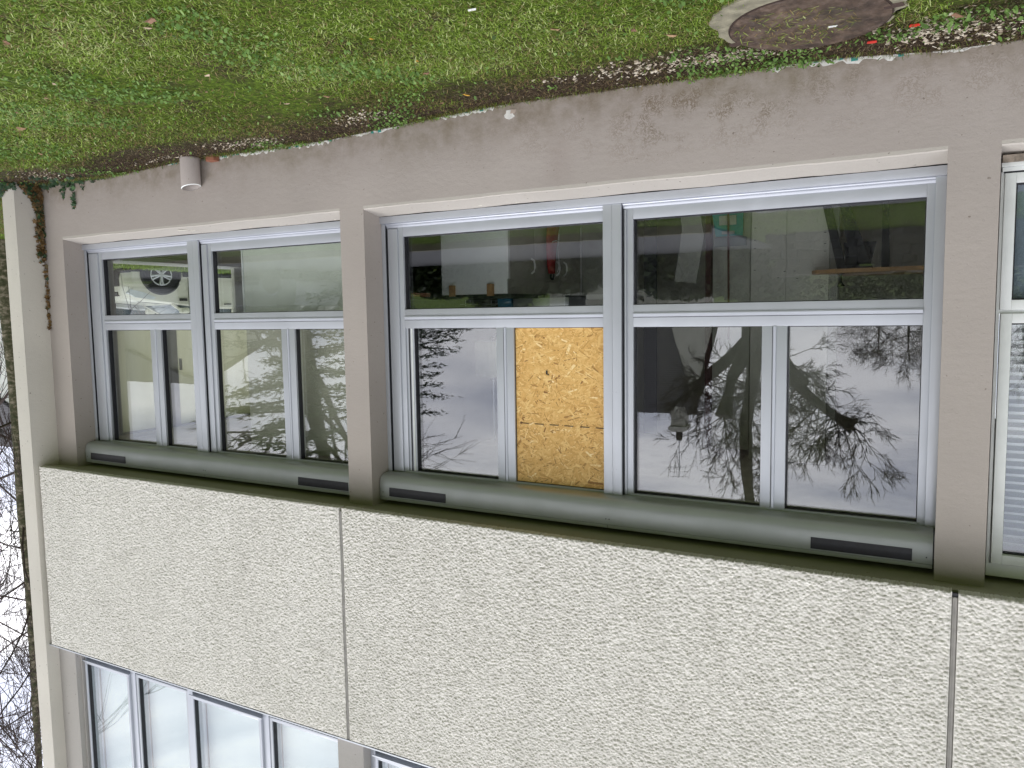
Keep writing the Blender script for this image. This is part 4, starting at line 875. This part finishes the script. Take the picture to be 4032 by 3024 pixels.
def bare_tree(name, label, x, y, H, r, seed, limbs, cat='tree', mt=M_bark, lean=(0, 0), group=None, maxd=4, nsub=4, spread=.55, droop=0, L0=.45, rmin=.006, first=.3, lr=.45):
    R = random.Random(seed); t = thing(name, label, cat, (x, y, 0), group); q = Vector((0, 0, -.2)); pts = [q.copy()]; rad = [r*1.25]; n = 9
    for i in range(n): q = q+Vector((lean[0]/n+R.gauss(0, .03), lean[1]/n+R.gauss(0, .03), (H+.2)/n)); pts.append(q.copy()); rad.append(max(.02, r*(1-.75*(i+1)/n)))
    tr = MB().tube(pts, rad, 12).build('trunk', mt, t, True); out = []
    for k in range(limbs):
        tt = first+(1-first)*(k+R.random())/limbs; i = min(int(tt*n), n-1); s = pts[i].lerp(pts[i+1], tt*n-i); a = k*2.4+R.uniform(-.4, .4); el = R.uniform(.3, .9)
        grow_branch(R, out, s, Vector((math.cos(a)*math.cos(el), math.sin(a)*math.cos(el), math.sin(el))), H*L0*(1-.45*tt)*R.uniform(.8, 1.2), rad[i]*lr, 0, maxd, spread, nsub, droop, rmin=rmin)
    V, F = tubes(out); c = npmesh('crown', V, F, M_twig if mt != M_bark else M_twig, t); return t, len(out)
# seen directly past the fin
bare_tree('birch_tree', 'mossy birch trunk seen just past the cream fin', 13.0, 2.75, 11, .14, 3, 26, mt=M_birch, lr=.24, maxd=4, nsub=4, spread=.6, droop=.45, L0=.30, rmin=.005, first=.22)
bare_tree('birch_tree', 'second slimmer birch farther behind the mossy one', 17.5, 4.2, 14, .16, 5, 16, mt=M_birch, lr=.24, maxd=4, nsub=4, spread=.6, droop=.5, L0=.4, rmin=.007, first=.2)
bare_tree('birch_tree', 'tall bare birch at the back with drooping twigs', 22, 5.2, 17, .2, 8, 16, mt=M_birch, lr=.24, maxd=4, nsub=4, spread=.65, droop=.5, L0=.38, rmin=.009, first=.15)
# mirrored in the wide window: pollarded tree
def pollard():
    t = thing('pollarded_tree', 'pollarded bare tree with knobbly limbs mirrored in the wide window', 'tree', (3.0, -14.3, 0)); R = random.Random(2)
    MB().tube([(0, 0, -.2), (.02, 0, .6), (-.05, 0, 1.4), (-.1, 0, 2.0)], [.42, .34, .31, .36], 12).build('trunk', M_bark, t, True)
    limbs = [([(-.1, 0, 1.9), (-.05, .1, 3.0), (.12, .1, 4.2), (.10, 0, 5.4), (0.0, 0, 6.3), (-.08, 0, 7.0)], [.30, .24, .20, .19, .17, .07]),
             ([(-.1, 0, 1.9), (-.7, .2, 2.7), (-1.3, .1, 3.4), (-1.9, 0, 3.9), (-2.35, 0, 4.15)], [.26, .22, .17, .15, .17]),
             ([(-.1, 0, 1.9), (.5, -.2, 2.5), (1.1, -.3, 3.0), (1.5, -.3, 3.4)], [.26, .22, .2, .2]),
             ([(-.1, 0, 1.9), (-.6, -.7, 2.6), (-1.0, -1.2, 3.3)], [.24, .2, .18]), ([(-.1, 0, 1.9), (.3, .8, 3.0), (.4, 1.2, 3.9)], [.24, .2, .18])]
    out = []
    for P, r in limbs:
        m = MB(); Q = []; rr = []
        for i in range(len(P)-1):
            for s in (0, .5): a = Vector(P[i]).lerp(Vector(P[i+1]), s); Q.append(a); rr.append((r[i]*(1-s)+r[i+1]*s)*R.uniform(.62, .85))
        Q.append(Vector(P[-1])); rr.append(r[-1]*1.15); m.tube(Q, rr, 10).build('limb', M_bark, t, True)
        for i, q in enumerate(Q[2:]):
            for _ in range(5 if i < len(Q)-5 else 9):
                d = Vector((R.gauss(0, 1), R.gauss(0, .6), R.gauss(.55, .6))).normalized(); grow_branch(R, out, q, d, R.uniform(.45, 1.15)*(.55 if q.z > 5.6 else 1), .017, 0, 3, .45, 4, -.1, .62, .12, .006)
    V, F = tubes(out); npmesh('crown', V, F, M_twig, t)
pollard()
for i, (x, y, h) in enumerate(((-2.5, -62, 4.6), (1.0, -58, 5.2), (3.2, -62, 5.0), (-6, -60, 5.5))):
    bare_tree('distant_tree', ['far bare tree at the mirrored skyline, leftmost', 'far bare tree at the mirrored skyline, second', 'far bare tree at the mirrored skyline, third', 'far bare tree at the mirrored skyline, outermost'][i], x, y, h, .14, 30+i, 14, maxd=3, nsub=5, spread=.7, L0=.6, rmin=.011, first=.15, group='trees at the far edge of the field')
bare_tree('big_bare_tree', 'large dark bare tree with thick limbs mirrored in the far window', 17.5, -13.2, 7, .5, 44, 7, lean=(-1.8, 0), maxd=4, nsub=4, spread=.7, L0=.62, rmin=.009, first=.2)
# conifer
M_needle = simple('dark_needles', (.035, .06, .022), .8, var=.5, vs=3)
def conifer(x, y, H, W, seed, label):
    R = np.random.default_rng(seed); t = thing('cedar_tree', label, 'tree', (x, y, 0)); MB().tube([(0, 0, -.2), (0, 0, H*.5), (0, 0, H*.97)], [.20, .14, .03], 10).build('trunk', M_bark, t, True)
    Vs = []; out = []
    for k in range(70):
        z = H*(.12+.85*k/70); L = W*(1-(z/H)**1.3)*R.uniform(.65, 1.1)+.3; a = R.uniform(0, 6.28); d = np.array([math.cos(a), math.sin(a), R.uniform(-.15, .2)]); e = np.array([0, 0, z])+d*L; out.append((0, 0, z, .05, *e, .012))
        n = int(52*L); tt = R.uniform(.2, 1, n)[:, None]; c = np.array([0, 0, z])+d*L*tt+R.normal(0, 1, (n, 3))*np.array([.28, .28, .10])*(.4+.5*L/W); dirs = R.normal(0, 1, (n, 3))*np.array([1, 1, .35])+d; dirs /= np.linalg.norm(dirs, axis=1)[:, None]
        s = np.cross(dirs, R.normal(0, 1, (n, 3))); s /= np.linalg.norm(s, axis=1)[:, None]; ln = R.uniform(.12, .3, n)[:, None]; Vs.append(np.stack([c-s*.03, c+s*.03, c+dirs*ln], 1).reshape(-1, 3))
    V = np.vstack(Vs); npmesh('crown', V, np.arange(len(V)).reshape(-1, 3), M_needle, t); V, F = tubes(out); npmesh('branches', V, F, M_bark, t)
conifer(15.2, -11.2, 7.5, 3.0, 1, 'dark cedar mirrored beside the pier in the far window'); conifer(20.0, -22, 9, 3.5, 2, 'second dark conifer farther off across the road')
# hedges
M_hedge = blade_mat('hedge_leaves', [(0, (.012, .02, .008)), (.5, (.03, .05, .015)), (1, (.07, .10, .03))], .1)
def hedge(x0, y0, x1, y1, w, h, n, label, seed):
    R = np.random.default_rng(seed); t = R.uniform(0, 1, n); z = R.uniform(0, 1, n)**.8*h*(.8+.2*np.sin(t*23)+.12*np.sin(t*61)); P = np.stack([x0+(x1-x0)*t+R.normal(0, w*.4, n), y0+(y1-y0)*t+R.normal(0, w*.4, n), z], 1)
    s = R.uniform(.05, .13, n)[:, None]; a = R.normal(0, 1, (n, 3)); a /= np.linalg.norm(a, axis=1)[:, None]; b = np.cross(a, R.normal(0, 1, (n, 3))); b /= np.linalg.norm(b, axis=1)[:, None]
    V = np.stack([P-a*s, P+b*s*.6, P+a*s, P-b*s*.6], 1).reshape(-1, 3); o = npmesh('hedge', V, np.arange(n*4).reshape(n, 4), M_hedge, None, False, np.repeat(R.uniform(0, 1, n), 4)); tag(o, label, 'hedge')
hedge(19.5, 1.5, 24, 13, .8, 1.5, 16000, 'dark evergreen hedge beyond the lawn past the fin', 1)
hedge(1.8, -12.6, 24, -13.4, .5, 1.15, 20000, 'low dark hedge on the other side of the road', 2)
hedge(-14, -30, 6, -28, 1.0, 1.6, 9000, 'dark hedge far behind the lawn, mirrored low in the wide window', 3)

# ------------------------------------------------------------------ road, path, stone wall, houses, cars on the other side
M_asph = simple('asphalt', (.16, .16, .165), .85, var=.15, vs=20, bs=90)
M_asph_l = simple('worn_pale_asphalt', (.17, .17, .175), .8, var=.12, vs=3, bs=60)
def sheet(name, x0, x1, y0, y1, z, mt): return tag(box(name, x0, x1, y0, y1, z-.05, z, mt), kind='structure')
sheet('footpath', -30, 1.2, -5.9, -4.75, .045, M_asph_l)
sheet('road', 2.2, 60, -10.6, -7.3, .05, M_asph_l); sheet('parking_bay', 2.2, 60, -12.4, -10.61, .045, M_asph)
kerb = MB(); [kerb.box(2.2, 60, -7.3, -7.18, -.05, .14, .01)]; tag(kerb.build('kerb', M_conc), kind='structure')
sw = thing('stone_wall', 'low dark rubble wall behind the lawn, mirrored in the wide window', 'wall', (-4, -9.9, 0)); M_stone = simple('rubble_stone', (.09, .085, .078), .9, var=.6, vs=2.5, bs=20, bd=.02); R = random.Random(6)
protos = []
for k in range(6):
    me = MB().box(-.5, .5, -.5, .5, -.5, .5, .12).build('stone', M_stone); 
    for v in me.data.vertices: v.co += Vector((R.uniform(-.07, .07), R.uniform(-.07, .07), R.uniform(-.07, .07)))
    protos.append(me.data); bpy.data.objects.remove(me)
for row in range(5):
    x = -7.9+R.uniform(0, .3)
    while x < 1.6:
        w = R.uniform(.16, .36); h = .17
        o = bpy.data.objects.new('stone', protos[R.randrange(6)]); link(o, sw); o.location = (x+w/2+4, R.uniform(-.03, .03), 0.07+row*.155+R.uniform(-.02, .02)); o.scale = (w*.97, .42, h*R.uniform(.85, 1.0)); x += w
def house(x0, x1, y0, y1, eave, ridge, label, wall, roofm, wins, name='house', chimney=None):
    t = thing(name, label, 'house', ((x0+x1)/2, (y0+y1)/2, 0)); cx = (x0+x1)/2
    kid(MB().prism([(y0, -.2), (y1, -.2), (y1, eave), ((y0+y1)/2, ridge-.08), (y0, eave)], x0, x1, 'x').build('wall', wall), t)
    ym = (y0+y1)/2; th = .12
    for a, s in ((y1, 1), (y0, -1)):
        r = kid(MB().prism([(a+s*.35, eave-.12), (ym, ridge), (ym, ridge+th), (a+s*.35, eave-.12+th)], x0-.2, x1+.2, 'x').build('roof', roofm), t)
    for (wx, wz, ww, wh) in wins:
        fr = kid(box('window', wx-ww/2-.06, wx+ww/2+.06, y1, y1+.05, wz-.06, wz+wh+.06, M_whitepl), t); g = box('pane', wx-ww/2, wx+ww/2, y1+.051, y1+.06, wz, wz+wh, M_glassdark); g.parent = fr
    if chimney:
        c = chimney; kid(MB().box(c[0]-.34, c[0]+.34, c[1]-.35, c[1]+.35, eave, c[2], .02).box(c[0]-.42, c[0]+.42, c[1]-.45, c[1]+.45, c[2]-.25, c[2]-.1).build('chimney', M_cream), t); kid(MB().tube([(c[0], c[1], c[2]), (c[0], c[1], c[2]+.45)], [.18, .14], 10).build('chimney_pot', M_bark), t)
        m = MB().tube([(c[0], c[1], c[2]), (c[0], c[1], c[2]+2.2)], .02, 6)
        for i in range(3): m.tube([(c[0]-.4, c[1], c[2]+1.7+i*.22), (c[0]+.45, c[1], c[2]+1.75+i*.22)], .008, 4)
        for i in range(5): m.tube([(c[0]-.5+i*.25, c[1]-.25, c[2]+1.65), (c[0]-.5+i*.25, c[1]+.2, c[2]+2.2)], .008, 4)
        kid(m.build('aerial', M_steel), t)
    return t
M_glassdark = simple('dark_window', (.03, .035, .04), .1); M_cream = simple('cream_house_render', (.58, .56, .50), .85, var=.06, vs=2)
m, nt, b = newmat('slate'); w = N(nt, 'ShaderNodeTexWave', {'Scale': 3.4, 'Distortion': .5}, bands_direction='Z'); nt.links.new(pos(nt), w.inputs['Vector']); nt.links.new(ramp(nt, w.outputs['Fac'], [(.3, (.022, .02, .021)), (.6, (.05, .047, .05))]), b.inputs['Base Color']); b.inputs['Roughness'].default_value = .7; bump(nt, b, w.outputs['Fac'], .6, .03); M_slate = m
house(9.0, 14.5, -34, -26.5, 1.9, 6.1, 'slate-roofed house with cream gable, chimney and aerial, mirrored in the wide window', M_cream, M_slate, [(11, .6, 1.2, 1.0), (13.2, .6, 1.0, 1.0)], chimney=(9.6, -30.2, 7.0))
house(26, 44, -20, -13.5, 2.5, 4.0, 'long low pale building with white windows across the road', M_cream, M_slate, [(28, 1.0, 1.4, 1.2), (31, 1.0, 1.4, 1.2), (34, 1.0, 1.4, 1.2), (37, 1.0, 1.4, 1.2)], 'low_building')
house(34, 46, 13.5, 20, 4.5, 7.5, 'white house far beyond the hedge past the fin', M_whitepl, M_slate, [(36, 1.2, 1.2, 1.3), (40, 1.2, 1.2, 1.3)], 'white_house')

# cars --------------------------------------------------------------
M_tyre = simple('tyre_rubber', (.02, .02, .02), .8); M_rim = simple('alloy_rim', (.55, .56, .58), .3, metal=.7); M_clad = simple('black_cladding', (.035, .035, .038), .6); M_cglass = simple('car_glass', (.05, .07, .075), .05, var=.3, vs=3); M_lamp = simple('headlight_glass', (.72, .76, .80), .1)
def car(label, loc, rz, paint, kind='suv', name='parked_car'):
    """car along local +x (front), centre of front axle at x=0"""
    t = thing(name, label, 'car', loc, 'cars parked near the building', rz); W = .90
    if kind == 'suv':
        side = [(.76, .30), (.80, .45), (.79, .62), (.77, .80), (.68, .93), (.50, .975), (.0, 1.02), (-.35, 1.06), (-1.25, 1.16), (-2.6, 1.18), (-3.45, 1.16), (-3.52, .9), (-3.52, .40), (-3.45, .30)]
        roof = [(-.25, 1.05), (-1.12, 1.60), (-1.5, 1.70), (-2.6, 1.70), (-3.15, 1.62), (-3.45, 1.17)]; wb_ = -2.65; R_ = .36
    else:
        side = [(.85, .28), (.88, .6), (.80, .80), (.5, .92), (-.2, 1.0), (-3.4, 1.02), (-3.5, .8), (-3.5, .35), (-3.4, .28)]; roof = [(.0, .98), (-.7, 1.40), (-1.2, 1.46), (-2.4, 1.45), (-2.9, 1.35), (-3.4, 1.02)]; wb_ = -2.5; R_ = .31
    # body shell: rows across the width with rounded plan corners
    ys = [-1, -.985, -.93, -.8, -.45, 0, .45, .8, .93, .985, 1]; vs, fs = [], []
    for yy in ys:
        k = 1-abs(yy); inset = .22*max(0, abs(yy)-.45)**2*1.6+(.03 if abs(yy) >= .985 else 0); zt = .0 if abs(yy) < .9 else -.05*(abs(yy)-.9)/.1
        for (x, z) in side:
            xx = x-inset*(1 if x > 0 else -.6 if x < -3 else 0); z2 = z+(zt if z > .9 else 0); wz = W*(1-.06*max(0, z-.85)/.3-.04*max(0, .45-z)/.15); vs.append((xx, yy*wz, z2))
    k = len(side)
    for i in range(len(ys)-1):
        for j in range(k): fs.append((i*k+j, i*k+(j+1) % k, (i+1)*k+(j+1) % k, (i+1)*k+j))
    fs.append(tuple(range(k))[::-1]); fs.append(tuple((len(ys)-1)*k+j for j in range(k)))
    o = pydata('body', vs, fs, paint, t, True); o.data.set_sharp_from_angle(angle=math.radians(38))
    # greenhouse glass and roof
    def house_(pts, w0, w1, mt, nm):
        vs, fs = [], []; zmin = min(p[1] for p in pts); zmax = max(p[1] for p in pts)
        for s in (-1, 1):
            for (x, z) in pts: vs.append((x, s*(w0+(w1-w0)*(z-zmin)/(zmax-zmin)), z))
        n = len(pts)
        for j in range(n): fs.append((j, (j+1) % n, n+(j+1) % n, n+j))
        fs.append(tuple(range(n))[::-1]); fs.append(tuple(range(n, 2*n))); return pydata(nm, vs, fs, mt, t)
    house_(roof, .80, .62, M_cglass, 'windows')
    zr = max(p[1] for p in roof); MB().prism([(p[0]+.02, p[1]+.012) for p in roof[1:-1]]+[(roof[-2][0], roof[-2][1]-.05), (roof[1][0], roof[1][1]-.04)], -.63, .63, 'y').build('roof', paint, t)
    for s in (-1, 1):
        for (a, b_) in (((roof[0][0], roof[0][1]), (roof[1][0], roof[1][1])), ((-1.75, 1.16), (-1.75, zr)), ((roof[-1][0], roof[-1][1]), (roof[-2][0], roof[-2][1]))): MB().tube([(a[0], s*.81, a[1]-.02), (b_[0], s*.63, b_[1])], .035, 6).build('pillar', paint, t)
        for wx in (0, wb_):
            yy = s*(W-.10); wl_ = part('wheel', t); MB().tube([(wx, yy-.11, R_), (wx, yy-.09, R_), (wx, yy+.09, R_), (wx, yy+.11, R_)], [R_-.05, R_, R_, R_-.05], 28).build('tyre', M_tyre, wl_, True)
            mr = MB(); yo = yy+s*.105
            for r0 in (.235,): mr.tube([(wx+r0*math.cos(a), yo, R_+r0*math.sin(a)) for a in np.linspace(0, 2*PI, 29)], .016, 6)
            mr.disc((wx, yo, R_), .05, .03, 'y', 14)
            for k_ in range(5):
                a = 2*PI*k_/5+.3
                for da in (-.22, .22): mr.tube([(wx+.04*math.cos(a+da), yo, R_+.04*math.sin(a+da)), (wx+.23*math.cos(a+da*.75), yo, R_+.23*math.sin(a+da*.75))], [.022, .028], 6)
            mr.build('rim', M_rim if kind == 'suv' else M_clad, wl_, True)
            arch = MB(); P = [(wx+(R_+.075)*math.cos(a), s*(W-.012), R_+(R_+.075)*math.sin(a)) for a in np.linspace(-.15, PI+.15, 17)]; arch.tube(P, .035, 6).build('wheel_arch', M_clad if kind == 'suv' else paint, t, True)
            MB().disc((wx, s*(W-.055), R_+.02), R_+.055, .10, 'y', 28).build('wheel_well', M_black, t)
        MB().prism([(.70, .70), (.745, .78), (.60, .88), (.20, .925), (.14, .88), (.42, .76)], s*(W-.17), s*(W+.004), 'y').build('headlight', M_lamp, t, True)
        m = MB(); m.box(-.55, -.36, min(s*.90, s*1.08), max(s*.90, s*1.08), 1.12, 1.25, .03); m.build('door_mirror', paint, t, True)
        for dx in (-.62, -1.75, -2.7): box('door_seam', dx-.006, dx+.006, min(s*.893, s*.903), max(s*.893, s*.903), .42, 1.10, M_black, t)
        box('door_handle', -1.66, -1.48, min(s*.90, s*.925), max(s*.90, s*.925), 1.02, 1.05, M_clad, t, .006)
        box('side_trim', wb_+.5, -.5, min(s*.88, s*.91), max(s*.88, s*.91), .30, .40, M_clad, t, .01); box('side_grille', -.58, -.40, min(s*.89, s*.91), max(s*.89, s*.91), .90, .96, M_clad, t)
        MB().disc((.60, s*(W-.09), .50), .06, .10, 'y', 16).build('fog_light', M_lamp, t)
    box('lower_grille', .74, .825, -.50, .50, .30, .62, M_clad, t, .02); box('grille', .70, .785, -.38, .38, .74, .84, M_clad, t, .01); box('grille_bar', .78, .795, -.34, .34, .78, .80, M_rim, t)
    box('bumper_skirt', .45, .77, -.84, .84, .24, .32, M_clad, t, .02)
    pl = box('number_plate', .826, .836, -.26, .26, .44, .56, M_board, t); box('blue_band', .8362, .8375, .215, .26, .44, .56, simple('plate_blue', (.02, .08, .4), .5), pl)
    m = MB()
    for k_ in range(6): m.box(.8362, .8372, -.21+k_*.07, -.17+k_*.07, .465, .535)
    m.build('plate_characters', M_black, pl)
    for (zz, nm, yy) in ((1.0, 'bonnet_seam', .74),): 
        for s in (-1, 1): MB().tube([(.48, s*.70, .975), (-.3, s*.77, 1.05)], .005, 4).build(nm, M_black, t)
    return t
M_cream_paint = simple('cream_car_paint', (.76, .745, .65), .18, var=.02); M_white_paint = simple('white_car_paint', (.72, .73, .73), .2, var=.02); M_silver_paint = simple('silver_car_paint', (.34, .36, .38), .2, metal=.4)
car('cream off-road car with alloy wheels seen through the corner room', (15.57, 7.37, .0), math.atan2(-.967, .256), M_cream_paint)
car('white off-road car standing behind the cream one past the end wall', (18.3, 7.35, .0), math.atan2(-.967, .256), M_white_paint)
car('silver hatchback parked on the road, mirrored in the far window', (18.0, -11.6, .045), 0.0, M_silver_paint, 'hatch')
car('white hatchback parked on the road farther along', (25.0, -11.5, .045), 0.0, M_white_paint, 'hatch')
